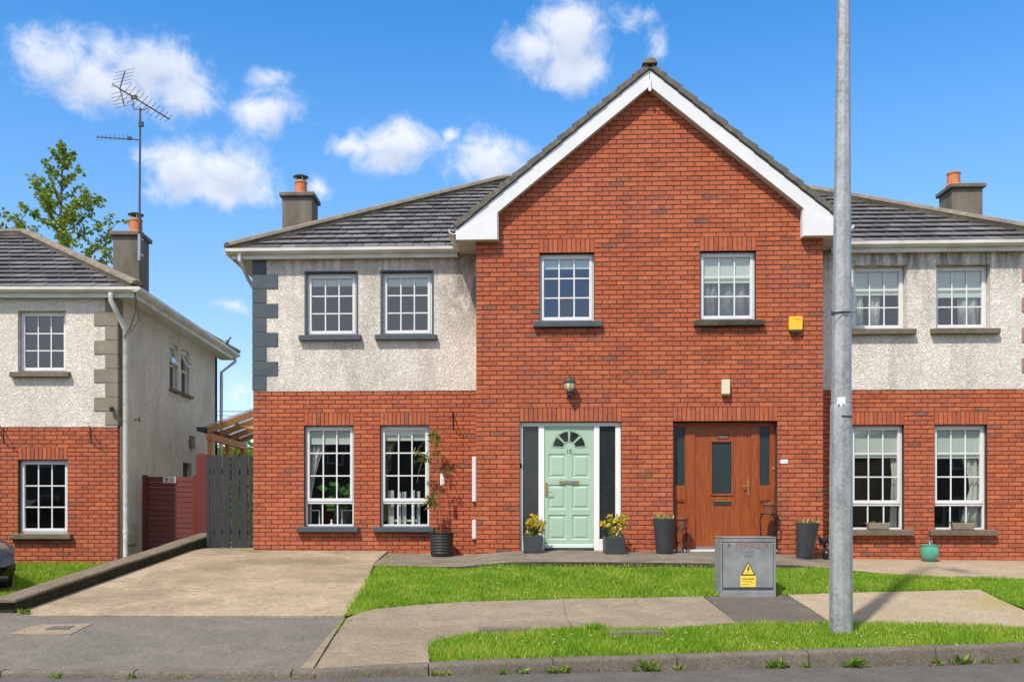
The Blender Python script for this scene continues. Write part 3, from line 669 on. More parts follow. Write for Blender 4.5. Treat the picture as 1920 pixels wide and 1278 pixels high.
def brick_geo(w, h, d=.1, c=.0045):
    q = -.009
    v = [(0, q + c, 0), (w, q + c, 0), (w, q + c, h), (0, q + c, h),
         (c, q, c), (w - c, q, c), (w - c, q, h - c), (c, q, h - c),
         (0, d, 0), (w, d, 0), (w, d, h), (0, d, h)]
    f = [(4, 5, 6, 7), (0, 1, 5, 4), (1, 2, 6, 5), (2, 3, 7, 6), (3, 0, 4, 7), (0, 8, 9, 1), (1, 9, 10, 2), (2, 10, 11, 3), (3, 11, 8, 0)]
    return v, f
_v, _f = brick_geo(BR_W, BR_H)
BRICK_ME = bpy.data.meshes.new('brick'); BRICK_ME.from_pydata(_v, [], _f); setmat(BRICK_ME, 'brick'); BRICK_ME.update()
def lay(x0, x1, z0, z1, zbase, holes, limit=None, k_=1.0):
    BR_L, BR_J, BR_W, BR_H = .225 * k_, .075 * k_, .213 * k_, .063 * k_
    out = []; k0 = math.floor((z0 - zbase) / BR_J + 1e-6); k = k0
    while zbase + k * BR_J < z1 - .02:
        za = zbase + k * BR_J; zt = za + BR_H; zm = za + BR_H / 2
        a, b = x0, x1
        if limit: l = limit(zt); a, b = max(a, -l), min(b, l)
        iv = [(a, b)]
        for h in holes:
            if h[2] < zm < h[3]:
                nv = []
                for p, q in iv:
                    if h[1] <= p or h[0] >= q: nv.append((p, q)); continue
                    if h[0] > p: nv.append((p, h[0]))
                    if h[1] < q: nv.append((h[1], q))
                iv = nv
        off = x0 + (0 if k % 2 else -BR_L / 2)
        for p, q in iv:
            n = math.floor((p - off) / BR_L); row = []
            while off + n * BR_L < q - .001:
                u = max(p, off + n * BR_L); w = min(q, off + n * BR_L + BR_W)
                if w - u > .001: row.append([u, w])
                n += 1
            if len(row) > 1 and row[0][1] - row[0][0] < .045: row[1][0] = row[0][0]; row.pop(0)
            if len(row) > 1 and row[-1][1] - row[-1][0] < .045: row[-2][1] = row[-1][1]; row.pop()
            if row: row[0][0] = p; row[-1][1] = q
            out += [(u, w, za, zt) for u, w in row]
        k += 1
    return out
def brickwork(bricks, y, house, wallpart, nsolo, key, mbrest, corner=None):
    """the nsolo largest-showing whole bricks become objects under wallpart, the rest goes to mbrest"""
    wm = max(b[1] - b[0] for b in bricks); whole = [b for b in bricks if .2 < b[1] - b[0] < .24]; whole.sort(key=key); solo = set(whole[:nsolo])
    for b in bricks:
        j = random.uniform(-.0015, .0018)
        if b in solo:
            o = link('brick', BRICK_ME, wallpart, (b[0], y + j, b[2])); o.scale = ((b[1] - b[0]) / BR_W, 1, (b[3] - b[2]) / BR_H)
        else:
            d = .1
            v, f = brick_geo(b[1] - b[0], b[3] - b[2], d); mbrest.add([(p[0] + b[0], p[1] + y + j, p[2] + b[2]) for p in v], f)
def lintel(x0, x1, z0, z1, y, parent, mat='brick'):
    mb = MB(); n = round((x1 - x0) / .0755); w = (x1 - x0) / n
    for i in range(n):
        v, f = brick_geo(w - .011, z1 - z0 - .008); j = random.uniform(-.002, .001)
        mb.add([(p[0] + x0 + i * w + .0055, p[1] + y + j, p[2] + z0) for p in v], f)
    return mb.build('lintel', mat, parent, fix=False)
def frame_ring(mb, x0, x1, z0, z1, t, y0, y1, tb=None, tt=None):
    tb = tb or t; tt = tt or t
    mb.box(x0, x0 + t, y0, y1, z0, z1); mb.box(x1 - t, x1, y0, y1, z0, z1)
    mb.box(x0 + t, x1 - t, y0, y1, z0, z0 + tb); mb.box(x0 + t, x1 - t, y0, y1, z1 - tt, z1)
def panes(W, gx0, gx1, gz0, gz1, y, cols, rows):
    mb = MB(); t = .011
    for i in range(1, cols): x = gx0 + (gx1 - gx0) * i / cols; mb.box(x - t, x + t, y - .012, y - .003, gz0, gz1)
    for i in range(1, rows):
        z = gz0 + (gz1 - gz0) * i / rows
        for c in range(cols):
            xa = gx0 + (gx1 - gx0) * c / cols + (t if c else 0); xb = gx0 + (gx1 - gx0) * (c + 1) / cols - (t if c < cols - 1 else 0)
            mb.box(xa, xb, y - .011, y - .003, z - t, z + t)
    if cols * rows > 1: mb.build('glazing_bars', 'upvc', W)
    tx, tz = random.uniform(-.004, .004), random.uniform(-.003, .003)
    for c in range(cols):
        for r in range(rows):
            xa = gx0 + (gx1 - gx0) * c / cols; xb = gx0 + (gx1 - gx0) * (c + 1) / cols; za = gz0 + (gz1 - gz0) * r / rows; zb = gz0 + (gz1 - gz0) * (r + 1) / rows
            ax, az = tx + random.uniform(-.0015, .0015), tz + random.uniform(-.0015, .0015)
            def yy(x, z): return y + .004 + (x - (xa + xb) / 2) * ax + (z - (za + zb) / 2) * az
            e = .0008
            v = [(xa + e, yy(xa, za), za + e), (xb - e, yy(xb, za), za + e), (xb - e, yy(xb, zb), zb - e), (xa + e, yy(xa, zb), zb - e)]
            MB().add(v, [(0, 1, 2, 3)]).build('pane', 'glass', W, fix=False)
def window(house, x0, x1, z0, z1, yf, low=0, rows=3, cols=3, label=None):
    """frame (part) > sash, glazing_bars, panes; low = height of the fixed light under the casement"""
    W = MB(); frame_ring(W, x0 + .004, x1 - .004, z0 + .002, z1 - .004, .036, yf, yf + .07)
    if low: W.box(x0 + .04, x1 - .04, yf, yf + .07, z0 + low - .02, z0 + low + .02)
    W = W.build('window', 'upvc', house, bevel=.004)
    if label: W['label'] = label
    zs = z0 + low + (.018 if low else .036)
    S = MB(); frame_ring(S, x0 + .03, x1 - .03, zs, z1 - .032, .05, yf - .012, yf + .05, .058)
    S.build('sash', 'upvc', W, bevel=.005)
    panes(W, x0 + .08, x1 - .08, zs + .058, z1 - .082, yf + .022, cols, rows)
    if low: panes(W, x0 + .04, x1 - .04, z0 + .038, z0 + low - .02, yf + .022, cols, 1)
    return W
def sill(house, x0, x1, zt, y, proj, mat, h=.095, back=.12):
    mb = MB(); mb.prism([(y - proj, zt - h), (y + back, zt - h), (y + back, zt + .012), (y - proj, zt - .006)], x0, x1, 'x')
    return mb.build('sill', mat, house, bevel=.006)
def quoins(house, x, sgn, zt, n, h, y, mat, sidemat=None, longw=.445, shortw=.24, ret=.1):
    for i in range(n):
        w = longw if i % 2 else shortw; z1 = zt - i * h; z0 = z1 - h
        xa, xb = (x, x + w) if sgn > 0 else (x - w, x)
        if sgn > 0: xa -= .012
        else: xb += .012
        rr = ret if i % 2 == 0 else ret * .8
        MB().box(xa, xb, y - .014, y + .14 + rr, z0 + .004, z1 - .004).build('quoin', mat, house, bevel=.006)
def clip(poly, a, b, c):
    """keep a*x+b*y<=c"""
    out = []
    for i in range(len(poly)):
        p, q = poly[i], poly[(i + 1) % len(poly)]; dp = a * p[0] + b * p[1] - c; dq = a * q[0] + b * q[1] - c
        if dp <= 0: out.append(p)
        if dp * dq < 0: t = dp / (dp - dq); out.append((p[0] + (q[0] - p[0]) * t, p[1] + (q[1] - p[1]) * t))
    return out
TW, TR = .29, .315
_mb = MB()
def tile_geo(poly, s0, th=.019):
    """poly in slope coordinates (u along the eave, s up the slope); thick lower edge resting on the course below"""
    n = len(poly); v = []
    for (u, s) in poly:
        k = (s - s0) / TR; v.append((u, s, .046 - .040 * k))
    for (u, s) in poly:
        k = (s - s0) / TR; v.append((u, s, .046 - .040 * k - th))
    f = [tuple(range(n)), tuple(range(2 * n - 1, n - 1, -1))] + [(i, n + i, n + (i + 1) % n, (i + 1) % n) for i in range(n)]
    return v, f
_v, _f = tile_geo([(0.008, 0), (TW - .008, 0), (TW - .008, TR + .05), (.008, TR + .05)], 0)
TILE_ME = bpy.data.meshes.new('roof_tile'); TILE_ME.from_pydata(_v, [], _f); setmat(TILE_ME, 'roof_tile'); TILE_ME.update()
def tiles(poly, org, udir, sdir, parent, solo, rest, count):
    """lay a slope (convex polygon in u,s) with tiles; whole tiles become objects while count lasts"""
    u0 = min(p[0] for p in poly); u1 = max(p[0] for p in poly); s1 = max(p[1] for p in poly)
    udir = Vector(udir).normalized(); sdir = Vector(sdir).normalized(); nd = udir.cross(sdir)
    if nd.z < 0: nd = -nd
    M = Matrix(((udir.x, sdir.x, nd.x), (udir.y, sdir.y, nd.y), (udir.z, sdir.z, nd.z)))
    edges = []; n = len(poly); cx = sum(p[0] for p in poly) / n; cy = sum(p[1] for p in poly) / n
    for i in range(n):
        p, q = poly[i], poly[(i + 1) % n]; a, b = q[1] - p[1], p[0] - q[0]; c = a * p[0] + b * p[1]
        if a * cx + b * cy > c: a, b, c = -a, -b, -c
        l = math.hypot(a, b); edges.append((a / l, b / l, c / l))
    r = 0
    while r * TR < s1 - .02:
        s0 = r * TR; k = math.floor(u0 / TW) - 1
        while k * TW < u1 + TW:
            ua = k * TW + (TW / 2 if r % 2 else 0)
            q = [(ua + .008, s0), (ua + TW - .008, s0), (ua + TW - .008, s0 + TR + .05), (ua + .008, s0 + TR + .05)]; full = q
            for e in edges: q = clip(q, *e) if q else q
            if len(q) >= 3 and abs(sum(q[i][0] * q[(i + 1) % len(q)][1] - q[(i + 1) % len(q)][0] * q[i][1] for i in range(len(q)))) > .01:
                jz = random.uniform(-.002, .003)
                if len(q) == 4 and all(abs(q[i][0] - full[i][0]) + abs(q[i][1] - full[i][1]) < 1e-6 for i in range(4)) and solo and count[0] > 0:
                    count[0] -= 1
                    o = link('roof_tile', TILE_ME, parent); p = Vector(org) + M @ Vector((ua, s0, jz)); mw = M.to_4x4(); mw.translation = p; o.matrix_local = mw
                else:
                    v, f = tile_geo(q, s0); rest.add([Vector(org) + M @ (Vector(p) + Vector((0, 0, jz))) for p in v], f)
            k += 1
        r += 1
def hip_tiles(parent, a, b, mat, name='ridge_tile', w=.115, h=.06, ln=.42, bed=True):
    a = Vector(a); b = Vector(b); d = (b - a); n = max(1, round(d.length / ln)); d.normalize()
    sx = d.cross(Vector((0, 0, 1))).normalized(); up = sx.cross(d).normalized()
    if up.z < 0: up = -up
    L = (b - a).length / n; lift = .045 if bed else .0
    for i in range(n):
        p = a + d * (L * i); mb = MB(); v = []
        for t, k in ((-.02, 1.06), (L - .004, 1.0)):
            c = p + d * t
            for ux, uz in ((-w, -.02), (-w * .75, h * .55), (-w * .3, h * .95), (w * .3, h * .95), (w * .75, h * .55), (w, -.02)):
                v.append(c + sx * ux * k + up * (uz * k + .004 + lift))
        mb.add(v, [tuple(range(6)), tuple(range(11, 5, -1))] + [(j, (j + 1) % 6, 6 + (j + 1) % 6, 6 + j) for j in range(6)])
        mb.build(name, mat, parent, bevel=.006)
    if bed:      # dark mortar bed the caps are set in
        v = []
        for c in (a, b):
            for ux, uz in ((-w * 1.05, -.07), (-w * .9, lift), (w * .9, lift), (w * 1.05, -.07)): v.append(c + sx * ux + up * uz)
        MB().add(v, [(0, 1, 2, 3), (7, 6, 5, 4), (0, 4, 5, 1), (1, 5, 6, 2), (2, 6, 7, 3), (3, 7, 4, 0)]).build('mortar_bed', 'riser', parent)
def gutter_geo(mb, pts, out, z, s=.058):
    """square-line gutter along straight runs pts (list of (x,y)), out = outward unit normal per run"""
    for (p, q), o in zip(zip(pts[:-1], pts[1:]), out):
        prof = [(0, z), (.008, z), (.012, z - s * 1.1), (s * .7, z - s * 1.25), (s * 1.75, z - s * .8), (s * 1.95, z), (s * 2.15, z), (s * 2.1, z - s * .9), (s * .9, z - s * 1.5), (0, z - s * 1.4)]
        v = []
        for (x, y) in (p, q): v += [(x + o[0] * a, y + o[1] * a, b) for a, b in prof]
        n = len(prof); mb.add(v, [tuple(range(n)), tuple(range(2 * n - 1, n - 1, -1))] + [(i, (i + 1) % n, n + (i + 1) % n, n + i) for i in range(n)])
def chimney(parent, x0, x1, y0, y1, zb, zt, pot, cowl, zcowl=None):
    C = MB().box(x0, x1, y0, y1, zb, zt).build('chimney', 'chimney_render', parent, bevel=.012)
    MB().box(x0 - .05, x1 + .05, y0 - .06, y1 + .06, zt, zt + .085).build('chimney_cap', 'chimney_render', C, bevel=.015)
    cx, cy = pot; z = zt + .085
    MB().lathe([(.155, -.02), (.15, .05), (.125, .07), (.118, .25), (.13, .26), (.13, .29), (.10, .29), (.10, .2)], (cx, cy, z), 20).build('chimney_pot', 'terracotta', C, smooth=True)
    if cowl:
        mb = MB()
        for k in range(4):
            t = k * math.pi / 2 + .5; mb.box(cx + .1 * math.cos(t) - .008, cx + .1 * math.cos(t) + .008, cy + .1 * math.sin(t) - .008, cy + .1 * math.sin(t) + .008, z + .27, z + .40)
        mb.lathe([(.105, .285), (.112, .29), (.112, .31), (.105, .315)], (cx, cy, z), 16)
        mb.build('cowl_bracket', 'cowl_metal', C)
        MB().lathe([(.15, .385), (.155, .395), (.12, .415), (.03, .43)], (cx, cy, z), 20).build('cowl', 'lead', C, smooth=True)
    return C
def downpipe(parent, pts, mat='upvc_weathered', r=.034, clips=(), name='downpipe'):
    o = MB().tube(pts, r, 10).build(name, mat, parent, smooth=True)
    mb = MB()
    for z in clips: x, y = pts[-1][0], pts[-1][1]; mb.lathe([(r + .006, -.03), (r + .006, .03)], (x, y, z), 12); mb.box(x - .06, x + .06, y + r * .4, y + r * .4 + .012, z - .012, z + .012)
    if clips: mb.build('pipe_clip', mat, o)
    return o
def curtain(name, pos, rz, prof, z0, mat, label, cat='curtain', amp=.025):
    """hanging cloth; prof = list of (z, x0, x1) from the top down, local x along the wall"""
    mb = MB(); n = 22
    for (z, a, b) in prof:
        for i in range(n + 1): t = i / n; mb.v.append((a + (b - a) * t, amp * math.sin(t * 15) * min(1, (b - a) / .25), z))
    for r in range(len(prof) - 1):
        for i in range(n): mb.f.append((r * (n + 1) + i, r * (n + 1) + i + 1, (r + 1) * (n + 1) + i + 1, (r + 1) * (n + 1) + i))
    o = mb.build(name, mat, None, smooth=True, loc=pos, rz=rz); s = o.modifiers.new('cloth', 'SOLIDIFY'); s.thickness = .004
    return tag(o, label, cat)

# ------------------------------------------------------------------ the semi-detached pair
XL, XR, GY, GW = -6.808, 6.856, -.80, 2.843
ZS, SL = 5.985, .58                     # soffit level and main roof slope
H = empty('semi_detached_house', (HO[0], HO[1], .85), -TH)
tag(H, 'pair of semi-detached brick and render houses under one shared gable', 'house')
OFF = {H.name: Vector((0, 0, .85))}       # parts are modelled in house coordinates with z from the road; origins sit at the base
_build = MB.build
def hbuild(self, name, mat, parent=None, **k):
    o = _build(self, name, mat, parent, **k)
    if parent and parent.name in OFF: o.location = Vector(o.location) - OFF[parent.name]
    return o
MB.build = hbuild
def house_main():
    LOWL = [(-5.904, -5.024, 1.3, 3.075), (-4.564, -3.695, 1.3, 3.075)]
    UPL = [(-5.864, -4.979, 4.65, 5.75), (-4.524, -3.65, 4.65, 5.75)]
    LOWR = [(3.575, 4.466, 1.25, 3.05), (4.971, 5.861, 1.25, 3.05)]
    UPR = [(3.6, 4.501, 4.68, 5.785), (4.996, 5.901, 4.68, 5.785)]
    GWN = [(-1.796, -0.885, 4.702, 5.846), (0.839, 1.76, 4.702, 5.846)]
    DRS = [(-2.122, -0.44, 0.908, 3.051), (0.404, 2.107, 0.908, 3.051)]
    big = lambda hs: [(a + .004, b - .004, c, d) for a, b, c, d in hs]
    # wall sheets (mortar showing between the bricks, render above)
    mb = MB(); panel(mb, XL, -GW + .05, .3, 3.675, 0, big(LOWL), .16); wl = mb.build('ground_floor_wall', 'mortar', H, fix=False); wl['label'] = 'brick lower wall of the left half'
    mb = MB(); panel(mb, GW - .05, XR, .3, 3.65, 0, big(LOWR), .16); wr = mb.build('ground_floor_wall', 'mortar', H, fix=False); wr['label'] = 'brick lower wall of the right half'
    mb = MB(); panel(mb, XL, -GW + .05, 3.675, ZS + .05, -.016, UPL, .16); mb.add([(XL, -.016, 3.675), (-GW, -.016, 3.675), (-GW, .03, 3.675), (XL, .03, 3.675)], [(0, 3, 2, 1)])
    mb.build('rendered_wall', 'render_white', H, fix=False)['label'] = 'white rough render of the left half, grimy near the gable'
    mb = MB(); panel(mb, GW - .05, XR, 3.65, ZS + .05, -.016, UPR, .17); mb.add([(GW, -.016, 3.65), (XR, -.016, 3.65), (XR, .03, 3.65), (GW, .03, 3.65)], [(0, 3, 2, 1)])
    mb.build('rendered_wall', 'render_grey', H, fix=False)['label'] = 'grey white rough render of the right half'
    mb = MB(); panel(mb, -GW, GW, .3, 6.0, GY, big(GWN) + big(DRS), .16)
    rk = lambda x: 8.498 - .815 * abs(x)
    mb.add([(-GW, GY, 6.0), (GW, GY, 6.0), (GW, GY, rk(GW)), (0, GY, rk(0)), (-GW, GY, rk(GW))], [(0, 1, 2, 3, 4)])
    wg = mb.build('gable_wall', 'mortar', H, fix=False)
    # bricks
    rest = MB()
    nearer = lambda b: HW((b[0] + b[1]) / 2, 0, 0).y
    def lint(hs, k=1.0): return [(a, b, d, d + BR_J * 3 * k) for a, b, c, d in hs]
    def sillh(hs, e=.0): return [(a, b, c - .095, c) for a, b, c, d in hs]
    br = lay(-GW, GW, .45, 8.55, .8766, GWN + DRS + lint(GWN, 1.0352) + lint(DRS, 1.0352) + sillh(GWN), lambda z: max(0, min(GW, (8.545 - z) / .815)), 1.0352)
    brickwork(br, GY, H, wg, 300, nearer, rest)
    br = lay(XL, -GW, .45, 3.67, .9, LOWL + lint(LOWL) + sillh(LOWL)); brickwork(br, 0, H, wl, 0, nearer, rest)
    br = lay(GW, XR, .5, 3.64, .875, LOWR + lint(LOWR) + sillh(LOWR)); brickwork(br, 0, H, wr, 0, nearer, rest)
    o = rest.build('brickwork', 'brick', H, fix=False); tag(o, kind='stuff')
    for a, b, c, d in LOWL + LOWR: lintel(a, b, d, d + BR_J * 3, 0, H)
    for a, b, c, d in GWN + DRS: lintel(a, b, d, d + BR_J * 3 * 1.0352, GY, H)
    # unseen sides: return walls of the gable, end walls, back wall, floors and partitions
    MB().box(-GW + .002, -GW + .1, GY + .1, .0, .3, 6.0).build('return_wall', 'brick_side', H); MB().box(GW - .1, GW - .002, GY + .1, .0, .3, 6.0).build('return_wall', 'brick_side', H)
    for x0, x1 in ((XL, XL + .2), (XR - .2, XR)):
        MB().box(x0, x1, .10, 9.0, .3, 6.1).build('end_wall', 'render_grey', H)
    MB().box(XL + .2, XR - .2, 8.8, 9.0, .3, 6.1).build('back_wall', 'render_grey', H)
    MB().box(XL + .2, XR - .2, .12, 8.8, .55, .85).box(-GW + .1, GW - .1, GY + .13, .12, .55, .85).build('ground_floor', 'interior', H)
    MB().box(XL + .2, XR - .2, .12, 8.8, 3.5, 3.7).box(-GW + .1, GW - .1, GY + .13, .12, 3.5, 3.7).build('first_floor', 'interior', H)
    MB().box(XL + .2, XR - .2, .12, 8.8, 6.0, 6.1).box(-GW + .1, GW - .1, GY + .13, .12, 6.0, 6.1).build('loft_floor', 'interior', H)
    mb = MB(); mb.box(-.1, .1, GY + .12, 8.8, .85, 3.5).box(-.1, .1, GY + .12, 8.8, 3.7, 6.0)
    for s in (-1, 1):
        for a, b in ((.85, 3.5), (3.7, 6.0)):
            x = s * 3.12; mb.box(min(x - .05, x + .05), max(x - .05, x + .05), .0, 4.2, a, b)
            xa, xb = sorted((s * .12, s * 6.5)); mb.box(xa, xb, 4.2, 4.3, a, b)
    mb.build('partition', 'interior', H)
    # windows
    for (a, b, c, d), lab in zip(LOWL, ('tall window with a blind and green house plant', 'tall window with a blind and pale slatted screen')): window(H, a, b, c, d, .085, .42, label=lab); 
    for a, b, c, d in LOWR: window(H, a, b, c, d, .09, .43)
    for a, b, c, d in UPL: window(H, a, b, c, d, .07)
    for a, b, c, d in UPR: window(H, a, b, c, d, .12)
    for a, b, c, d in GWN: window(H, a, b, c, d, GY + .085)
    for a, b, c, d in LOWL: sill(H, a - .115, b + .09, c, 0, .11, 'slate_paint')
    for a, b, c, d in UPL:
        sill(H, a - .115, b + .09, c, -.016, .10, 'slate_paint')
        mb = MB(); t = .03
        mb.box(a - t, a, -.024, .05, c, d + t); mb.box(b, b + t, -.024, .05, c, d + t); mb.box(a, b, -.024, .05, d, d + t)
        mb.build('window_surround', 'slate_paint', H)
    for a, b, c, d in LOWR: sill(H, a - .10, b + .13, c, 0, .11, 'cap_stone')
    for a, b, c, d in UPR: sill(H, a - .10, b + .13, c, -.016, .10, 'cap_stone')
    for (a, b, c, d), m in zip(GWN, ('slate_paint', 'riser')): sill(H, a - .1, b + .118, c, GY, .10, m)
    quoins(H, XL, 1, ZS - .0, 9, .255, -.016, 'slate_paint', longw=.445)
    quoins(H, XR, -1, ZS - .0, 9, .258, -.016, 'quoin_brown', longw=.43)
    # ---- roof
    ex0, ex1, ey, ez = -7.175, 7.225, -.15, 6.13; ry = 4.58; rz = ez + (ry - ey) * SL
    t = ry - ey
    roof = MB().add([(ex0, ey, ez), (ex1, ey, ez), (ex1 - t, ry, rz), (ex0 + t, ry, rz), (ex0, ry * 2 - ey, ez), (ex1, ry * 2 - ey, ez)],
                    [(0, 1, 2, 3), (4, 3, 2, 5), (0, 3, 4), (1, 5, 2), (0, 4, 5, 1)]).build('roof', 'roof_tile', H)
    k = math.hypot(1, SL); sd_ = (0, 1, SL); cnt = [300]; rt = MB()
    def zo(z): return z - .85
    # main slope, left of the gable, in (u = x - ex0, s)
    gs = .815; gz0 = 8.866
    vx = (gz0 - ez) / gs
    pl = [(.02, 0), (-vx - ex0 - .02, 0), (-ex0 - .02, t * k), (t, t * k)]
    tiles(pl, (ex0, ey, ez), (1, 0, 0), sd_, roof, True, rt, cnt)
    pr = [(vx + .02, 0), (ex1 - .02, 0), (ex1 - t, t * k), (.02, t * k)]
    tiles(pr, (0, ey, ez), (1, 0, 0), sd_, roof, True, rt, cnt)
    # side slopes (end hips)
    tiles([(.02, 0), (2 * t - .02, 0), (t, t * k)], (ex0, ey, ez), (0, 1, 0), (1, 0, SL), roof, False, rt, cnt)
    tiles([(.02, 0), (2 * t - .02, 0), (t, t * k)], (ex1, ey, ez), (0, 1, 0), (-1, 0, SL), roof, False, rt, cnt)
    # gable roof
    gy = -.985; gx = 3.188; gez = gz0 - gs * gx; kb = math.hypot(1, gs)
    yv = lambda z: (z - ez) / SL + ey
    g = MB(); e = .03
    for s in (-1, 1):
        g.add([(0, gy + .02, gz0 - e), (s * gx, gy + .02, gez - e), (s * gx, yv(gez), gez - e), (0, yv(gz0), gz0 - e), (0, gy + .02, gz0 - e - .05), (s * gx, gy + .02, gez - e - .05), (s * gx, yv(gez), gez - e - .05), (0, yv(gz0), gz0 - e - .05)],
              [(0, 1, 2, 3), (7, 6, 5, 4), (0, 4, 5, 1), (1, 5, 6, 2), (2, 6, 7, 3), (3, 7, 4, 0)])
    groof = g.build('gable_roof', 'roof_tile', H)
    vt = MB()
    for s in (-1, 1):
        ln = gx * kb
        tiles([(.06, 0), (yv(gez) - gy, 0), (yv(gz0) - gy, ln), (.06, ln)], (s * gx, gy, gez), (0, 1, 0), (-s, 0, gs), groof, False, rt, cnt)
        # verge: stepped, mortared tile ends along the bargeboard
        n = int(ln / TR) + 1
        for i in range(n):
            s0 = i * TR; s1 = min(ln - .05, s0 + TR + .02)
            if s1 - s0 < .08: continue
            sv = [(s0, .052), (s1, .022), (s1, -.06), (s0, -.045)]
            pts = []
            for ss, hh in sv: pts.append((s * gx - s * ss / kb + s * hh * gs / kb, gez + ss * gs / kb + hh / kb))
            MB().prism(pts, gy - .012 + random.uniform(-.006, .004), gy + .16).build('verge_tile', 'verge_tile', groof, bevel=.005)
    o = rt.build('roof_tiles', 'roof_tile', H, fix=False); tag(o, kind='stuff')
    hip_tiles(roof, (ex0 - .02, ey - .02, ez + .03), (ex0 + t, ry, rz + .03), 'ridge_tile')
    hip_tiles(roof, (ex1 + .02, ey - .02, ez + .03), (ex1 - t, ry, rz + .03), 'ridge_tile')
    hip_tiles(roof, (ex0 + t, ry, rz + .03), (ex1 - t, ry, rz + .03), 'ridge_tile')
    hip_tiles(groof, (0, gy - .03, gz0 + .01), (0, yv(gz0), gz0 + .01), 'ridge_tile', w=.12, h=.065, bed=False)
    # bargeboards, box ends, pendant
    by = -.963; bt = lambda x: 8.774 - .815 * abs(x); bb = lambda x: 8.505 - .815 * abs(x)
    for s in (-1, 1):
        pts = [(s * .004, bb(0)), (s * .004, bt(0)), (s * 3.171, bt(3.171)), (s * 3.171, 6.032), (s * 2.485, 6.032), (s * 2.485, bb(2.485))]
        bo = MB().prism(pts, by, by + .024).build('bargeboard', 'upvc', H, bevel=.003)
        cp = [(s * 3.166, 6.035), (s * 2.49, 6.035), (s * 2.49, bb(2.49) + .012), (s * 3.126, 6.172)]
        MB().prism(cp, by - .008, by - .001).build('box_end', 'upvc', bo, bevel=.002)
        # rake soffit
        sp = [(s * .0, bb(0) + .002), (s * 2.485, bb(2.485) + .002), (s * 2.485, bb(2.485) + .016), (s * .0, bb(0) + .016)]
        MB().prism(sp, by + .025, GY + .02).build('soffit', 'soffit', H)
        # boxed eave return under the gable
        xa, xb = sorted((s * 2.485, s * 3.168))
        MB().box(xa, xb, by + .026, GY - .011, 6.035, 6.051).build('soffit', 'soffit', H)
        for i in range(4):
            ya = GY + .0 + i * .2; yb_ = ya + .197
            xs = sorted((s * 2.855, s * 3.166)); MB().box(xs[0], xs[1], ya, yb_, 6.041, 6.055).build('soffit_board', 'soffit', H)
        MB().box(*sorted((s * 3.15, s * 3.17)), by + .026, -.02, 6.035, 6.2).build('fascia', 'upvc_weathered', H)
        xs = sorted((s * 2.47, s * 2.486)); MB().box(xs[0], xs[1], by + .025, GY - .011, 6.032, bb(2.485)).build('box_return', 'upvc', H)
        gm = MB(); gutter_geo(gm, [(s * 3.171, gy + .03), (s * 3.171, -.25)], [(s, 0)], 6.215); gm.build('gutter', 'upvc_weathered', H)
    MB().prism([(-.022, 8.60), (.022, 8.60), (.022, 8.465), (.032, 8.45), (.012, 8.415), (-.012, 8.415), (-.032, 8.45), (-.022, 8.465)], by - .028, by - .003).build('pendant', 'upvc', H, bevel=.004)
    # eaves of the wings
    for xa, xb, s in ((ex0 + .03, -3.19, -1), (3.19, ex1 - .03, 1)):
        MB().box(xa, xb, -.132, -.112, 5.975, 6.115).build('fascia', 'upvc_weathered', H)
        MB().box(xa + .02, xb, -.110, -.020, 5.984, 5.998).build('soffit', 'soffit', H)
        gm = MB(); gutter_geo(gm, [(xa - .08 if s < 0 else xa - .07, -.134), (xb + (.08 if s > 0 else .07), -.134)], [(0, -1)], 6.135); gm.build('gutter', 'upvc_weathered', H)
        x = xa if s < 0 else xb
        MB().box(*sorted((x, x + s * .02)), -.11, 9.2, 5.975, 6.115).build('fascia', 'upvc_weathered', H)
        xs = sorted((x, XL if s < 0 else XR)); MB().box(xs[0] + .001, xs[1] - .001, -.0, 9.2, 5.985, 5.997).build('soffit', 'soffit', H)
        gm = MB(); gutter_geo(gm, [(x + s * .022, -.15), (x + s * .022, 9.2)], [(s, 0)], 6.135); gm.build('gutter', 'upvc_weathered', H)
    downpipe(H, [(-7.0, -.19, 6.06), (-7.0, -.18, 5.95), (-6.97, .25, 5.72), (-6.89, .9, 5.45), (-6.89, 1.0, 5.3), (-6.89, 1.0, .9)], 'upvc')
    # chimneys
    chimney(roof, -6.815, -6.215, 2.15, 2.72, 6.3, 7.80, (-6.50, 2.42), True)
    chimney(roof, 6.285, 6.865, 2.3, 2.9, 6.3, 7.84, (6.42, 2.55), False)
    # white service duct in the corner beside the gable
    for z0, z1 in ((1.73, 2.52), (1.08, 1.42)):
        MB().box(-2.945, -2.87, -.075, -.012, z0, z1).build('service_duct', 'upvc', H, bevel=.02, seg=2)
house_main()
# ------------------------------------------------------------------ front doors
def door_panel(mb, x0, x1, z0, z1, y):
    loops = [(0, 0), (.014, .012), (.03, .012), (.055, .002)]
    v = []
    for ins, dy in loops: v += [(x0 + ins, y + dy, z0 + ins), (x1 - ins, y + dy, z0 + ins), (x1 - ins, y + dy, z1 - ins), (x0 + ins, y + dy, z1 - ins)]
    f = [(12, 13, 14, 15)]
    for l in range(3):
        for i in range(4): f.append((l * 4 + i, l * 4 + (i + 1) % 4, l * 4 + 4 + (i + 1) % 4, l * 4 + 4 + i))
    mb.add(v, f)
def leaf_front(mb, x0, x1, z0, z1, y, holes):
    panel(mb, x0, x1, z0, z1, y, holes, .0001)
    mb.add([(x0, y, z0), (x0, y, z1), (x0, y + .045, z1), (x0, y + .045, z0)], [(0, 1, 2, 3)]); mb.add([(x1, y, z0), (x1, y, z1), (x1, y + .045, z1), (x1, y + .045, z0)], [(3, 2, 1, 0)])
    mb.add([(x0, y + .045, z0), (x1, y + .045, z0), (x1, y + .045, z1), (x0, y + .045, z1)], [(3, 2, 1, 0)])
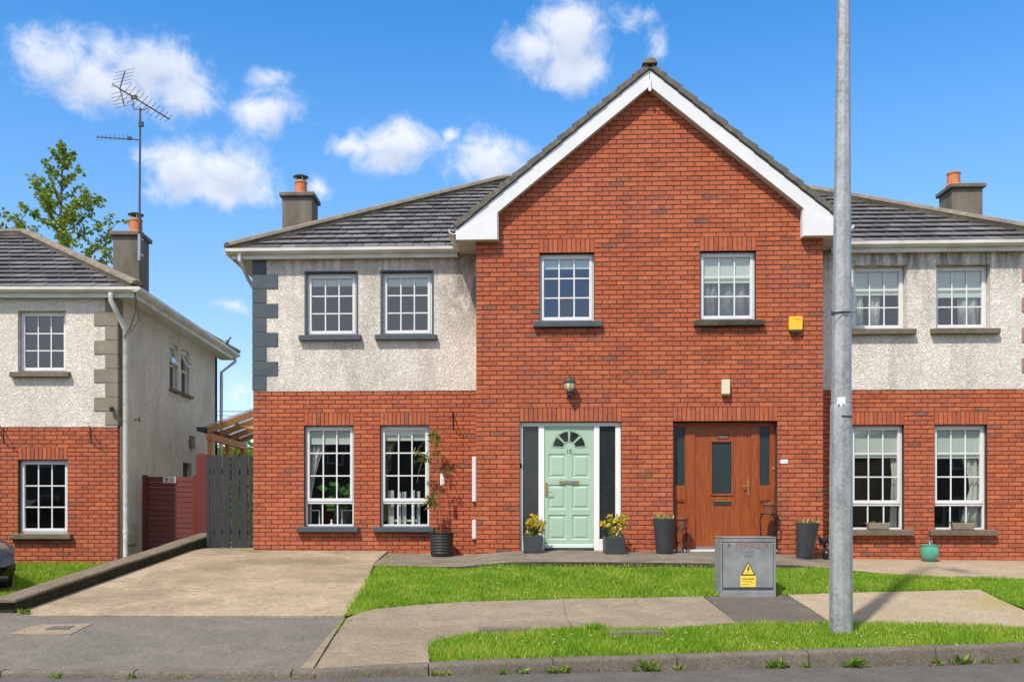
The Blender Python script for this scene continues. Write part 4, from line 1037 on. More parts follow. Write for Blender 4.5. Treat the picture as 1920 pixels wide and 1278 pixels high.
def front_doors():
    DK, DZ = 1.0352, -.0546          # the drawing of the door sets is slightly under size: DK brings it to the openings
    plain = MB.build
    def sized(self, name, mat, parent=None, **k):
        self.v = [(x * DK, y_, z * DK + DZ) for x, y_, z in self.v]; return plain(self, name, mat, parent, **k)
    MB.build = sized
    y = GY + .06
    # mint door with white frame
    fr = MB(); zt = 2.998
    for a, b in ((-2.048, -2.0), (-1.745, -1.652), (-.858, -.77), (-.515, -.427)): fr.box(a, b, y, y + .09, .90, zt - .065)
    fr.box(-2.048, -.427, y - .002, y + .092, zt - .065, zt - .002)
    for a, b in ((-2.0, -1.745), (-.77, -.515)): fr.box(a, b, y + .002, y + .088, .90, 1.12)
    D = fr.build('door_frame', 'white_paint', H, bevel=.006); D['label'] = 'white frame with dark sidelights round the mint door'
    for a, b in ((-2.0, -1.745), (-.77, -.515)):
        MB().box(a + .001, b - .001, y + .035, y + .055, 1.121, 2.932).build('sidelight', 'dark_glass', D)
    dx0, dx1, dz0, dz1 = -1.65, -.86, .965, 2.93; yl = y + .02
    cols = [(dx0 + .06, dx0 + .347), (dx0 + .44, dx0 + .72)]; rows = [(-.826, -.44), (-1.33, -.934), (-1.82, -1.42)]
    holes = [(a, b, dz1 + c, dz1 + d) for a, b in cols for c, d in rows]
    mb = MB(); leaf_front(mb, dx0, dx1, dz0, dz1, yl, holes)
    for h in holes: door_panel(mb, *h, yl)
    L = mb.build('door', 'mint_paint', H, fix=False); L['label'] = 'pale mint green panelled front door number 15'
    cx, cz = (dx0 + dx1) / 2, 2.59
    for k in range(4):
        a0 = math.pi * k / 4 + .055; a1 = math.pi * (k + 1) / 4 - .055; pts = []
        for i in range(7): t = a0 + (a1 - a0) * i / 6; pts.append((cx + .262 * math.cos(t), cz + .262 * math.sin(t)))
        for i in range(4): t = a1 + (a0 - a1) * i / 3; pts.append((cx + .095 * math.cos(t), cz + .095 * math.sin(t)))
        MB().prism(pts, yl - .003, yl + .002).build('fanlight_pane', 'dark_glass', L)
        ring = MB(); ring.tube([(p[0], yl - .004, p[1]) for p in pts + pts[:1]], .007, 6, False); ring.build('fanlight_moulding', 'mint_paint', L)
    MB().prism([(cx + .29 * math.cos(math.pi * i / 20), cz + .29 * math.sin(math.pi * i / 20)) for i in range(21)] + [(cx + .277 * math.cos(math.pi * i / 20), cz + .277 * math.sin(math.pi * i / 20)) for i in range(20, -1, -1)], yl - .007, yl - .0005).build('fanlight_arch', 'mint_paint', L)
    MB().box(dx0 + .002, dx1 - .002, yl - .022, yl - .0005, dz0 + .01, dz0 + .075).build('weather_bar', 'mint_light', L, bevel=.012)
    lp = MB().box(cx - .16, cx + .16, yl - .012, yl - .001, 1.995, 2.062).build('letter_plate', 'brass', L, bevel=.008)
    MB().box(cx - .115, cx + .115, yl - .018, yl - .0125, 2.008, 2.05).build('letter_flap', 'steel', lp, bevel=.004)
    hd = MB().box(dx0 + .012, dx0 + .05, yl - .012, yl - .001, 1.80, 2.03).build('handle', 'brass', L, bevel=.005)
    MB().tube([(dx0 + .031, yl - .012, 1.88), (dx0 + .031, yl - .05, 1.88), (dx0 + .12, yl - .055, 1.88)], .008, 8).build('lever', 'steel', hd, smooth=True)
    text_mesh('door_number', '15', .098, 'print_black', L, (cx * DK, yl - .004, 2.525 * DK + DZ))
    MB().box(-1.652, -.858, y - .03, y + .1, .93, .963).build('threshold', 'riser', H)
    # timber door, set deeper
    y = GY + .13; fr = MB()
    for a, b in ((.392, .42), (.614, .762), (1.652, 1.774), (1.962, 2.033)): fr.box(a, b, y, y + .08, .93, 2.93)
    fr.box(.392, 2.033, y - .002, y + .082, 2.93, 2.998)
    for a, b in ((.42, .614), (1.774, 1.962)): fr.box(a, b, y + .002, y + .078, .93, .99); fr.box(a, b, y + .002, y + .078, 1.74, 1.967)
    D = fr.build('door_frame', 'door_wood', H, bevel=.005); D['label'] = 'varnished timber frame with obscured sidelights round the brown door'
    for a, b in ((.42, .614), (1.774, 1.962)):
        MB().box(a + .001, b - .001, y + .03, y + .05, 1.966, 2.932).build('sidelight', 'obscure_glass', D)
        mb = MB(); frame_ring(mb, a + .002, b - .002, 1.968, 2.928, .014, y + .008, y + .028); mb.build('glazing_bead', 'door_wood', D)
        mb = MB(); mb.box(a + .001, b - .001, y + .03, y + .05, .991, 1.739); mb.build('timber_panel', 'door_wood', D)
        mb = MB(); frame_ring(mb, a + .001, b - .001, .992, 1.738, .02, y + .012, y + .03); mb.build('panel_bead', 'door_wood', D)
    yl = y + .02; mb = MB(); leaf_front(mb, .765, 1.65, .962, 2.927, yl, [(1.03, 1.352, 1.845, 2.68)]); L = mb.build('door', 'door_wood', H, fix=False); L['label'] = 'varnished red brown timber front door with one glass panel'
    MB().box(1.031, 1.351, yl + .012, yl + .02, 1.846, 2.679).build('door_glass', 'obscure_glass', L)
    mb = MB(); frame_ring(mb, 1.004, 1.378, 1.815, 2.706, .033, yl - .016, yl + .011); mb.build('glazing_moulding', 'door_wood', L, bevel=.008)
    MB().box(1.052, 1.34, yl - .01, yl - .001, 1.662, 1.742).build('letter_plate', 'print_black', L, bevel=.004)
    MB().box(1.06, 1.335, yl - .016, yl - .0105, 1.722, 1.738).build('letter_flap', 'brass', L)
    hd = MB().box(1.60, 1.632, yl - .012, yl - .001, 1.815, 2.065).build('handle', 'brass', L, bevel=.006)
    MB().tube([(1.616, yl - .012, 1.975), (1.616, yl - .05, 1.975), (1.505, yl - .055, 1.975)], .009, 8).build('lever', 'brass', hd, smooth=True)
    npl = MB().box(1.115, 1.31, yl - .008, yl - .001, 2.722, 2.795).build('number_plate', 'print_black', L, bevel=.003)
    mb = MB()
    for x, w, h in ((1.13, .012, .055), (1.155, .02, .05), (1.185, .03, .045), (1.225, .022, .045), (1.262, .016, .04), (1.285, .01, .03)): mb.box(x, x + w, yl - .0095, yl - .0082, 2.732, 2.732 + h)
    mb.build('number_lettering', 'rust_paint', npl)
    MB().box(.765, 1.65, yl - .03, yl - .001, .962, 1.0).build('weather_bar', 'steel', L, bevel=.006)
    MB().box(.392, 2.033, GY + .0, y + .08, .925, .958).build('threshold', 'upvc', H)
    MB.build = plain
    MB().lathe([(.026, -.005), (.028, .0), (.02, .01), (.008, .012)], (0, 0, 0), 16).build('door_bell', 'brass', D, loc=(2.012 * DK, y - .003, 2.245 * DK + DZ)).rotation_euler = (R(90), 0, 0)
front_doors()

# ------------------------------------------------------------------ behind the glass
def put_blind(x0, x1, ztop, px, py, ly, label, mat='blind_fabric'):
    zb = hloc(px, py, ly)[1]; B = empty('roller_blind', HW((x0 + x1) / 2 - .0745, ly, zb), -TH)
    MB().box(-(x1 - x0) / 2, (x1 - x0) / 2, -.002, .002, .012, ztop - zb).build('blind_cloth', mat, B)
    MB().box(-(x1 - x0) / 2, (x1 - x0) / 2, -.008, .008, -.012, .012).build('bottom_bar', mat, B, bevel=.004)
    tag(B, label, 'blind', 'roller blinds in the windows')
def interiors():
    put_blind(-5.78, -5.0, 3.06, 610, 832, .13, 'roller blind above the house plant in the left tall window')
    put_blind(-4.44, -3.67, 3.06, 755, 825, .13, 'short roller blind above the pale slats in the second tall window')
    put_blind(-5.74, -4.95, 5.74, 620, 536, .115, 'slim roller blind in the upper window nearest the slate quoins')
    put_blind(-4.40, -3.62, 5.74, 763, 536, .115, 'slim roller blind in the upper rendered-wall window beside the gable')
    put_blind(-1.68, -.86, 5.83, 1062, 504, GY + .13, 'roller blind in the left gable window above the mint door')
    put_blind(.96, 1.79, 5.83, 1363, 530, GY + .13, 'half drawn roller blind in the right gable window')
    put_blind(3.73, 4.53, 5.77, 1645, 553, .165, 'half drawn blind in the upper window just right of the lamp post')
    put_blind(5.12, 5.93, 5.77, 1803, 557, .165, 'half drawn blind in the rightmost upper window')
    put_blind(3.70, 4.50, 3.04, 1645, 857, .135, 'pale blind in the tall window just right of the lamp post')
    put_blind(5.09, 5.90, 3.04, 1803, 858, .135, 'pale blind in the rightmost tall window')
    def cur(prof, ly, mat, label): curtain('curtain', HW(-.0745, ly, 0), -TH, prof, 0, mat, label)
    cur([(3.0, -5.76, -5.48), (2.6, -5.77, -5.56), (2.25, -5.77, -5.66), (1.9, -5.78, -5.73), (1.35, -5.78, -5.74)], .19, 'curtain_fabric', 'white curtain swept aside in the left tall window')
    cur([(3.0, -4.44, -4.12), (2.75, -4.45, -4.25), (2.45, -4.45, -4.36), (1.4, -4.46, -4.40)], .19, 'curtain_brown', 'brown curtain at the left of the second tall window')
    cur([(3.0, 4.33, 4.50), (2.2, 4.40, 4.50), (1.3, 4.36, 4.5)], .19, 'curtain_fabric', 'narrow pale curtain in the tall window right of the lamp post')
    cur([(3.0, 5.45, 5.90), (2.6, 5.55, 5.90), (2.15, 5.70, 5.89), (1.95, 5.72, 5.88), (1.6, 5.62, 5.9), (1.3, 5.56, 5.9)], .19, 'curtain_fabric', 'pale tied back curtain in the rightmost tall window')
    cur([(5.75, 3.72, 3.92), (4.7, 3.73, 3.93)], .22, 'curtain_fabric', 'left pale curtain in the upper window right of the lamp post')
    cur([(5.75, 4.0, 4.27), (5.1, 4.02, 4.22), (4.7, 4.02, 4.2)], .24, 'curtain_fabric', 'right pale curtain in the upper window right of the lamp post')
    cur([(5.75, 5.5, 5.9), (4.7, 5.55, 5.9)], .22, 'curtain_fabric', 'pale curtain in the rightmost upper window')
    cur([(5.83, .98, 1.26), (4.71, 1.06, 1.21)], GY + .19, 'curtain_grey', 'grey curtain at the left of the right gable window')
    cur([(5.83, 1.31, 1.78), (4.71, 1.26, 1.79)], GY + .22, 'curtain_grey', 'wide grey curtain in the right gable window')
    mb = MB()
    for a, b, c in ((-5.92, -5.0, 1.30), (-4.58, -3.67, 1.30), (3.55, 4.48, 1.25), (4.95, 5.87, 1.25)): mb.box(a, b, .16, .40, c - .03, c + .004)
    mb.build('window_board', 'white_paint', H)
    # house plant
    P = empty('house_plant', HW(-5.29, .46, .85), -TH); tag(P, 'leafy green house plant behind the left tall window', 'plant')
    MB().lathe([(.13, 0), (.17, .5), (.18, .75), (.16, .75), (.15, .7)], (0, 0, 0), 16).build('pot', 'anthracite', P, smooth=True)
    lf = MB(); st = MB(); rs = random.Random(5)
    for i in range(34):
        a = rs.uniform(0, 6.28); r = rs.uniform(.1, .42); z = .75 + rs.uniform(.12, .55) - r * .25; tip = Vector((r * math.cos(a), r * math.sin(a) * .6, z))
        st.tube([(0, 0, .7), (tip.x * .5, tip.y * .5, z * .8 + .15), tip], .006, 5)
        d = Vector((math.cos(a) * .9, math.sin(a) * .5 - .2, rs.uniform(-.7, .1))); lf.leaf(tip, d, rs.uniform(.16, .26), .75, Vector((0, -1, .6)))
    lf.build('foliage', 'leaf_house', P, fix=False); st.build('stem', 'leaf_house', P, fix=False)
    for lx, lab in ((-5.71, 'pale picture frame at the left of the plant window'), (-5.10, 'pale picture frame at the right of the plant window')):
        mb = MB(); frame_ring(mb, -.11, .11, 0, .29, .016, -.01, .01); o = mb.build('picture_frame', 'white_paint', None, loc=HW(lx - .0745, .24, 1.304), rz=-TH); tag(o, lab, 'picture frame')
    o = MB().lathe([(.028, 0), (.03, .05), (.012, .075), (.02, .1), (.008, .125)], (0, 0, 0), 14).build('figurine', 'white_paint', None, smooth=True, loc=HW(-5.46, .22, 1.304)); tag(o, 'tiny white ornament on the sill of the plant window', 'ornament')
    S = empty('slatted_screen', HW(-4.125, .235, 1.304), -TH); tag(S, 'pale upright slats behind the second tall window', 'screen')
    for a, b in ((-.33, -.22), (-.155, -.095), (-.075, .0), (.085, .15), (.185, .245)): MB().box(a, b, -.012, .012, 0, .60 + random.uniform(-.02, .04)).build('slat', 'curtain_fabric', S, bevel=.004)
    MB().box(-.33, .245, .013, .03, .08, .12).build('rail', 'curtain_fabric', S)
interiors()

# ------------------------------------------------------------------ the house on the left
LY, LX = 17.6, -6.45
LH = empty('neighbouring_house', (LX, LY, .55)); tag(LH, 'lower brick and render house at the left with an aerial on its chimney', 'house'); OFF[LH.name] = Vector((LX, LY, .55))
def house_left():
    UP = (-8.25, -7.385, 4.08, 5.19); LO = (-8.25, -7.355, 1.165, 2.50); bt = 3.09; zs = 5.40; x0 = -13.5; z0 = .61
    U2 = (-11.6, -10.7, 4.08, 5.19); L2 = (-11.6, -10.7, 1.165, 2.50)
    bg = lambda h: (h[0] + .004, h[1] - .004, h[2], h[3])
    mb = MB(); panel(mb, x0, LX, .2, bt, LY, [bg(LO), bg(L2)], .16); wl = mb.build('ground_floor_wall', 'mortar', LH, fix=False)
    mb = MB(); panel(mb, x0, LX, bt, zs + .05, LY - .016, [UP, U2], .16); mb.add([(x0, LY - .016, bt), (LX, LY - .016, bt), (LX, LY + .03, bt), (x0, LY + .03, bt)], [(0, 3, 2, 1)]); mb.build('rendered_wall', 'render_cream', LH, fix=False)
    base = bt - BR_J * 33; li = lambda h: (h[0], h[1], h[3], h[3] + BR_J * 3); si = lambda h: (h[0], h[1], h[2] - .095, h[2])
    br = lay(x0, LX, .4, bt - .005, base, [LO, L2, li(LO), li(L2), si(LO), si(L2)])
    rest = MB(); brickwork(br, LY, LH, wl, 300, lambda b: -b[0], rest); o = rest.build('brickwork', 'brick', LH, fix=False); tag(o, kind='stuff')
    for h in (LO, L2): lintel(h[0], h[1], h[3], h[3] + BR_J * 3, LY, LH); window(LH, *h, LY + .085); sill(LH, h[0] - .11, h[1] + .09, h[2], LY, .11, 'cap_stone')
    for h in (UP, U2): window(LH, *h, LY + .10); sill(LH, h[0] - .11, h[1] + .09, h[2], LY - .016, .10, 'cap_stone')
    quoins(LH, LX, -1, zs + .02, 9, .256, LY - .016, 'stone_quoin', longw=.42, shortw=.22, ret=.12)
    # flank wall facing the drive
    yb = 24.4
    sw = [(20.59, 21.14, 4.17, 5.16), (21.41, 22.01, 4.17, 5.16), (21.53, 22.2, 1.75, 2.66)]
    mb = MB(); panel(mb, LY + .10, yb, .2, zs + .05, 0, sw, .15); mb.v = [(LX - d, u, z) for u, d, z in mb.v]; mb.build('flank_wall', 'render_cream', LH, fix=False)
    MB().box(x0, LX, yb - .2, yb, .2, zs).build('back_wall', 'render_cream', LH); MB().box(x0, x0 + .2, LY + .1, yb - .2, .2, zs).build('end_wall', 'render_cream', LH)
    mb = MB(); mb.box(x0 + .2, LX - .16, LY + .17, yb - .2, .55, .65).box(x0 + .2, LX - .16, LY + .17, yb - .2, 2.95, 3.1).box(x0 + .2, LX - .16, LY + .17, yb - .2, 5.4, 5.5).box(-9.4, -9.3, LY + .17, yb - .2, .65, 5.4).box(x0 + .2, LX - .3, 20.2, 20.3, .65, 5.4); mb.build('floor', 'interior', LH)
    for i, (a, b, c, d) in enumerate(sw[:2]):
        fr = MB(); frame_ring(fr, a + .003, b - .003, c + .003, d - .003, .045, .07, .13); W = fr.build('window', 'upvc', None); W.parent = LH; W.rotation_euler = (0, 0, R(90)); W.location = Vector((LX, 0, 0)) - OFF[LH.name]
        s = MB(); frame_ring(s, a + .03, b - .03, -.42, 0, .045, -.02, .02); so = s.build('sash', 'upvc', W); so.location = (0, .07, d - .03); so.rotation_euler = (R(-28 if i else -14), 0, 0)
        MB().add([(a + .07, 0, -.38), (b - .07, 0, -.38), (b - .07, 0, -.04), (a + .07, 0, -.04)], [(0, 1, 2, 3)]).build('pane', 'glass', so, fix=False)
        MB().box(a + .045, b - .045, .09, .10, c + .04, d - .48).build('lower_pane', 'dark_glass', W); MB().box(a + .045, b - .045, .09, .12, d - .48, d - .44).build('transom', 'upvc', W)
        mb = MB().box(LX - .02, LX + .09, a - .06, b + .06, c - .06, c); mb.build('sill', 'cap_stone', LH, bevel=.005)
    MB().box(LX - .13, LX - .11, sw[2][0], sw[2][1], sw[2][2], sw[2][3]).build('side_window', 'dark_glass', LH)
    # roof
    ex, ey, ez, sl = LX + .38, LY - .15, 5.565, .54; t = (yb + .4 - ey) / 2; xl = x0 - .3
    roof = MB().add([(xl, ey, ez), (ex, ey, ez), (ex, ey + 2 * t, ez), (xl, ey + 2 * t, ez), (ex - t, ey + t, ez + t * sl), (xl, ey + t, ez + t * sl)], [(0, 1, 4, 5), (1, 2, 4), (2, 3, 5, 4), (3, 0, 5), (0, 3, 2, 1)]).build('roof', 'roof_tile', LH)
    k = math.hypot(1, sl); rt = MB(); cnt = [300]
    tiles([(0, 0), (ex - xl - .02, 0), (ex - t - xl, t * k), (0, t * k)], (xl, ey, ez), (1, 0, 0), (0, 1, sl), roof, True, rt, cnt)
    tiles([(.02, 0), (2 * t - .02, 0), (t, t * k)], (ex, ey, ez), (0, 1, 0), (-1, 0, sl), roof, False, rt, cnt)
    o = rt.build('roof_tiles', 'roof_tile', LH, fix=False); tag(o, kind='stuff')
    hip_tiles(roof, (ex + .02, ey - .02, ez + .03), (ex - t, ey + t, ez + t * sl + .03), 'ridge_tile'); hip_tiles(roof, (ex + .02, ey + 2 * t + .02, ez + .03), (ex - t, ey + t, ez + t * sl + .03), 'ridge_tile'); hip_tiles(roof, (xl, ey + t, ez + t * sl + .03), (ex - t, ey + t, ez + t * sl + .03), 'ridge_tile')
    MB().box(xl, ex - .02, ey + .02, ey + .04, zs, ez - .01).build('fascia', 'upvc_weathered', LH); MB().box(ex - .04, ex - .02, ey + .04, ey + 2 * t - .04, zs, ez - .01).build('fascia', 'upvc_weathered', LH)
    MB().box(xl, ex - .045, ey + .045, LY - .02, zs + .012, zs + .026).build('soffit', 'soffit', LH); MB().box(LX + .002, ex - .045, LY - .015, ey + 2 * t - .05, zs + .012, zs + .026).build('soffit', 'soffit', LH)
    g = MB(); gutter_geo(g, [(xl, ey + .018), (ex + .09, ey + .018)], [(0, -1)], ez + .005); g.build('gutter', 'upvc_weathered', LH)
    g = MB(); gutter_geo(g, [(ex - .018, ey - .10), (ex - .018, ey + 2 * t)], [(1, 0)], ez + .005); g.build('gutter', 'upvc_weathered', LH)
    downpipe(LH, [(-6.50, ey - .05, 5.47), (-6.50, ey - .05, 5.34), (-6.42, LY - .08, 5.10), (-6.345, LY + .08, 4.86), (-6.345, LY + .10, .62)], 'upvc_weathered', .045, (4.3, 3.4, 2.2, 1.2))
    downpipe(LH, [(-6.05, yb + .2, 5.45), (-6.05, yb + .2, 5.35), (-6.33, yb - .05, 5.05), (-6.35, yb - .08, .7)], 'upvc_weathered', .04)
    chimney(roof, LX - .52, LX + .0, 18.75, 19.3, 5.4, 6.87, (-6.61, 19.0), True)
    # boxes and pipes on the flank
    MB().box(LX + .001, LX + .06, 18.02, 18.52, .95, 1.36).build('meter_box', 'soffit', LH, bevel=.006)
    MB().box(LX + .001, LX + .07, 22.0, 22.22, 3.0, 3.28).build('vent', 'stone_quoin', LH, bevel=.01)
house_left()
def on_left(name, x, y, Yw): return P3(x, y, Yw)
def basket_bracket(pos, rz, label, s=1.0):
    B = empty('basket_bracket', pos, rz); tag(B, label, 'bracket', 'iron basket brackets')
    MB().box(-.012, .012, -.012, 0, -.16 * s, .14 * s).build('back_bar', 'black_iron', B)
    MB().tube([(0, -.006, .10 * s), (0, -.26 * s, .12 * s), (0, -.29 * s, .15 * s)], .008, 6).build('arm', 'black_iron', B)
    pts = [(0, -.01 - .2 * s * t, -.12 * s + .22 * s * (t ** 1.6) + .03 * math.sin(t * 6)) for t in [i / 10 for i in range(11)]]
    MB().tube(pts, .007, 6).build('scroll', 'black_iron', B)
basket_bracket(P3(171, 815, LY), R(14), 'black iron basket bracket near the corner of the left house')
basket_bracket(P3(7, 815, LY), R(14), 'black iron basket bracket at the left picture edge on the left house')
_l, _z = hloc(850, 788, 0); basket_bracket(HW(_l, -.007, _z), -TH, 'black iron basket bracket on the brick wall right of the second tall window')
C = empty('security_camera', P3(214, 767, LY - .02)); tag(C, 'small dark security camera on the corner of the left house', 'camera')
MB().tube([(0, 0, 0), (-.0, -.06, .0)], .012, 8).build('arm', 'black_plastic', C); MB().lathe([(.02, -.05), (.038, -.02), (.04, .02), (.02, .045)], (-.02, -.08, 0), 14).build('body', 'black_plastic', C, smooth=True)
for x, y, lab in ((230, 766, 'rusty wall fitting beside the security camera'), (252, 786, 'rusty star shaped wall fitting just right of the white downpipe')):
    mb = MB(); p = Vector((LX + .06, LY + .12 if x < 240 else 18.45, P3(x, y, LY if x < 240 else 18.4).z))
    mb.tube([(-.06, 0, 0), (.03, 0, 0)], .012, 6)
    for k in range(6): a = k * 1.05; mb.leaf((.03, 0, 0), (.25, math.cos(a), math.sin(a)), .06, .5)
    o = mb.build('wall_fitting', 'rusty', None, loc=p, fix=False); tag(o, lab, 'fitting')

# television aerial
def aerial():
    base = Vector((-6.43, 18.68, 6.35)); A = empty('television_aerial', base); tag(A, 'tall television aerial mast strapped to the left chimney', 'aerial')
    top = P3(264, 203, 18.7).z - base.z
    MB().tube([(0, 0, 0), (.0, 0, .6), (.015, 0, top)], .021, 8).build('mast', 'aerial_metal', A)
    MB().tube([(0, 0, .02), (0, 0, .52)], .032, 8).build('mast_bracket', 'cowl_metal', A)
    mb = MB().box(-.03, .05, .0, .09, .12, .15).box(-.03, .05, .0, .09, .42, .45); mb.build('strap', 'cowl_metal', A)
    # wide-band yagi tilted towards the right
    d = Vector((.86, .12, -.50)).normalized(); c = Vector((0.02, 0, top + .12)); e = Vector((.35, -.9, .25)).normalized(); n = d.cross(e)
    boom = MB().tube([c - d * .46, c + d * .62], .014, 6).build('boom', 'aerial_metal', A)
    for i in range(11):
        p = c - d * .34 + d * (i * .094); l = .12 + .012 * (10 - i); w = Vector((.72, -.45, .42)).normalized()
        MB().tube([p - w * l, p + w * l], .0045, 4).build('director', 'aerial_metal', boom)
    rf = MB(); b0 = c - d * .44
    for s in (-1, 1):
        tip = b0 + Vector((.10 if s > 0 else .09, 0, s * .34)); rf.tube([b0, tip], .012, 5)
        for i in range(5): p = b0.lerp(tip, .2 + .2 * i); rf.tube([p + Vector((-.19, 0, -.035)), p + Vector((.19, .0, .05))], .0045, 4)
    rf.tube([b0, b0 + Vector((-.14, 0, .09))], .012, 5); rf.build('reflector', 'aerial_metal', boom)
    MB().box(-.16, -.04, -.03, .03, top + .17, top + .23).build('balun', 'ridge_tile', boom)
    MB().tube([c - d * .17 + Vector((0, 0, -.02)), c + Vector((-.12, 0, -.16)), (0.01, 0, top - .03), (.09, 0, top - .04), c + d * .17 + Vector((0, 0, -.03))], .011, 6).build('cradle', 'aerial_metal', boom)
    MB().box(-.01, .075, -.03, .03, top - .36, top - .27).build('amplifier', 'cable', A)
    h = P3(262, 263, 18.7).z - base.z
    b2 = MB().tube([(0.01, 0, h), (-.80, -.05, h + .035)], .011, 6).build('boom', 'aerial_metal', A)
    for i in range(8): x = -.79 + i * .083; MB().tube([(x, -.05, h - .03), (x, -.05, h + .08)], .007, 4).build('director', 'aerial_metal', b2)
    MB().box(-.21, -.14, -.07, -.01, h - .01, h + .04).build('balun', 'cable', b2)
    MB().tube([(.02, -.02, h - .1), (.03, -.03, h - 1.4), (.02, -.03, 1.2), (.05, -.03, .3), (.03, -.05, .0)], .006, 5).build('feed_cable', 'cable', A)
aerial()
# sagging cables under the corner eave of the left house
o = MB().tube([(-5.99, 17.15, 5.44), (-6.02, 17.3, 5.1), (-6.2, 17.5, 4.85), (-6.35, 17.62, 4.72)], .008, 5).tube([(-5.99, 17.2, 5.42), (-6.0, 17.4, 4.98), (-6.2, 17.55, 4.80), (-6.35, 17.64, 4.70)], .006, 5).build('loose_cable', 'cable', None); tag(o, 'loose cables sagging under the corner eave of the left house', 'cable')
# ------------------------------------------------------------------ side passage
def side_passage():
    Yg = 18.6; zb = .70
    G = empty('red_gate', (-5.83, Yg, zb)); tag(G, 'dark red slatted gate between the two houses with a small sign', 'gate')
    xa, xb = P3(268, 0, Yg).x - (-5.83), P3(372, 0, Yg).x - (-5.83); zt = P3(0, 893, Yg).z - zb
    for x in (xa, xb - .09): MB().box(x, x + .09, -.05, .05, -.2, zt + .03).build('post', 'red_fence', G, bevel=.006)
    n = 16; h = (zt + .05) / n
    for i in range(n): MB().prism([(-.012, -.05 + i * h + .008), (.012, -.05 + i * h), (.012, -.05 + (i + 1) * h - .004), (-.004, -.05 + (i + 1) * h - .004)], xa + .09, xb - .09, 'x').build('slat', 'red_fence', G)
    s = P3(318, 899, Yg - .02); sg = MB().box(s.x + 5.83 - .125, s.x + 5.83 + .125, -.024, -.014, s.z - zb - .06, s.z - zb + .06).build('sign', 'soffit', G)
    sx, sz = s.x + 5.83 - .05, s.z - zb
    MB().prism([(sx - .03, sz - .05), (sx - .015, sz - .01), (sx - .03, sz + .025), (sx - .005, sz + .04), (sx + .02, sz + .015), (sx + .015, sz - .02), (sx - .012, sz - .05)], -.027, -.0245).box(sx + .04, sx + .15, -.0265, -.0245, sz - .03, sz - .02).box(sx + .04, sx + .15, -.0265, -.0245, sz + .01, sz + .02).build('sign_print', 'iron_cover', sg)
    p = MB(); x0, x1 = P3(369, 0, 18.5).x, P3(389, 0, 18.5).x; w = (x1 - x0) / 2; top = P3(0, 850, 18.5).z
    p.prism([(-w, -.3), (w, -.3), (w, top - zb - .03), (w * .5, top - zb), (-w * .5, top - zb), (-w, top - zb - .03)], -.06, .06)
    o = p.build('gate_post', 'red_fence', None, loc=((x0 + x1) / 2, 18.5, zb), bevel=.005); tag(o, 'tall dark red post between the red gate and the slate fence', 'post')
    # slate picket gate beside the brick corner
    Yg = 17.75; zb = gz(-4.6, Yg)
    G = empty('picket_gate', (-4.5, Yg, zb)); tag(G, 'dark slate picket gate between the red post and the brick corner', 'gate')
    ed = [(387, 394), (394.4, 401.6), (402, 416.4), (417.4, 432.4), (434.3, 448.9), (450.4, 464.4), (466, 473)]
    for x, wpx in [((p + q) / 2, q - p) for p, q in ed]:
        a = P3(x - wpx / 2 + .4, 0, Yg).x + 4.5; b = P3(x + wpx / 2 - .4, 0, Yg).x + 4.5; t = P3(0, 852, Yg).z - zb + random.uniform(-.012, .012); c = (a + b) / 2; r = (b - a) / 2
        pts = [(a, .01), (b, .01), (b, t - r * .55)] + [(c + r * math.cos(q), t - r * .55 + r * .5 * math.sin(q)) for q in (.5, 1.0, 1.57, 2.14, 2.64)] + [(a, t - r * .55)]
        MB().prism(pts, -.012, .012).build('picket', 'slate_fence', G, bevel=.003)
    for z in (.25, 1.35): MB().box(P3(388, 0, Yg).x + 4.5, P3(472, 0, Yg).x + 4.5, .014, .05, z, z + .09).build('rail', 'slate_fence', G)
    # timber pergola behind
    Pg = empty('pergola', (-4.9, 20.6, .88)); tag(Pg, 'orange timber lean-to pergola with clear roof behind the gate', 'pergola')
    o_ = Vector((-4.9, 20.6, .88))
    wall = -4.05
    def W3(x, y, Y): return P3(x, y, Y) - o_
    z_lo, z_hi = P3(388, 806, 20.0).z - .88, P3(475, 774, 20.0).z - .88
    xl = P3(390, 0, 20.0).x + 4.9; xr = P3(478, 0, 20.0).x + 4.9 + .35; sl = (z_hi - z_lo) / (P3(475, 0, 20).x - P3(390, 0, 20).x)
    for i, yy in enumerate((-.6, .35, 1.3, 2.2)):
        MB().prism([(xl, z_lo - .07), (xr, z_lo + sl * (xr - xl) - .07), (xr, z_lo + sl * (xr - xl) + .05), (xl, z_lo + .05)], yy - .035, yy + .035).build('rafter', 'pergola_wood', Pg)
    for yy in (-.6, .8, 2.2): MB().box(xl + .0, xl + .1, yy - .05, yy + .05, -.05, z_lo - .07).build('post', 'pergola_wood', Pg)
    MB().box(xl - .01, xl + .11, -.7, 2.3, z_lo - .21, z_lo - .07).build('beam', 'pergola_wood', Pg)
    MB().tube([(xl + .55, -.56, z_lo + .55 * sl - .07), (xl + .8, -.56, z_lo + .05), (xl + 1.05, -.56, z_lo - .0)], .03, 6).build('brace', 'pergola_wood', Pg)
    MB().add([(xl - .08, -.75, z_lo + .05), (xr, -.75, z_lo + sl * (xr - xl) + .075), (xr, 2.35, z_lo + sl * (xr - xl) + .075), (xl - .08, 2.35, z_lo + .05), (xl - .08, -.75, z_lo + .062), (xr, -.75, z_lo + sl * (xr - xl) + .087), (xr, 2.35, z_lo + sl * (xr - xl) + .087), (xl - .08, 2.35, z_lo + .062)], [(0, 3, 2, 1), (4, 5, 6, 7), (0, 1, 5, 4), (1, 2, 6, 5), (2, 3, 7, 6), (3, 0, 4, 7)]).build('clear_roof', 'polycarbonate', Pg)
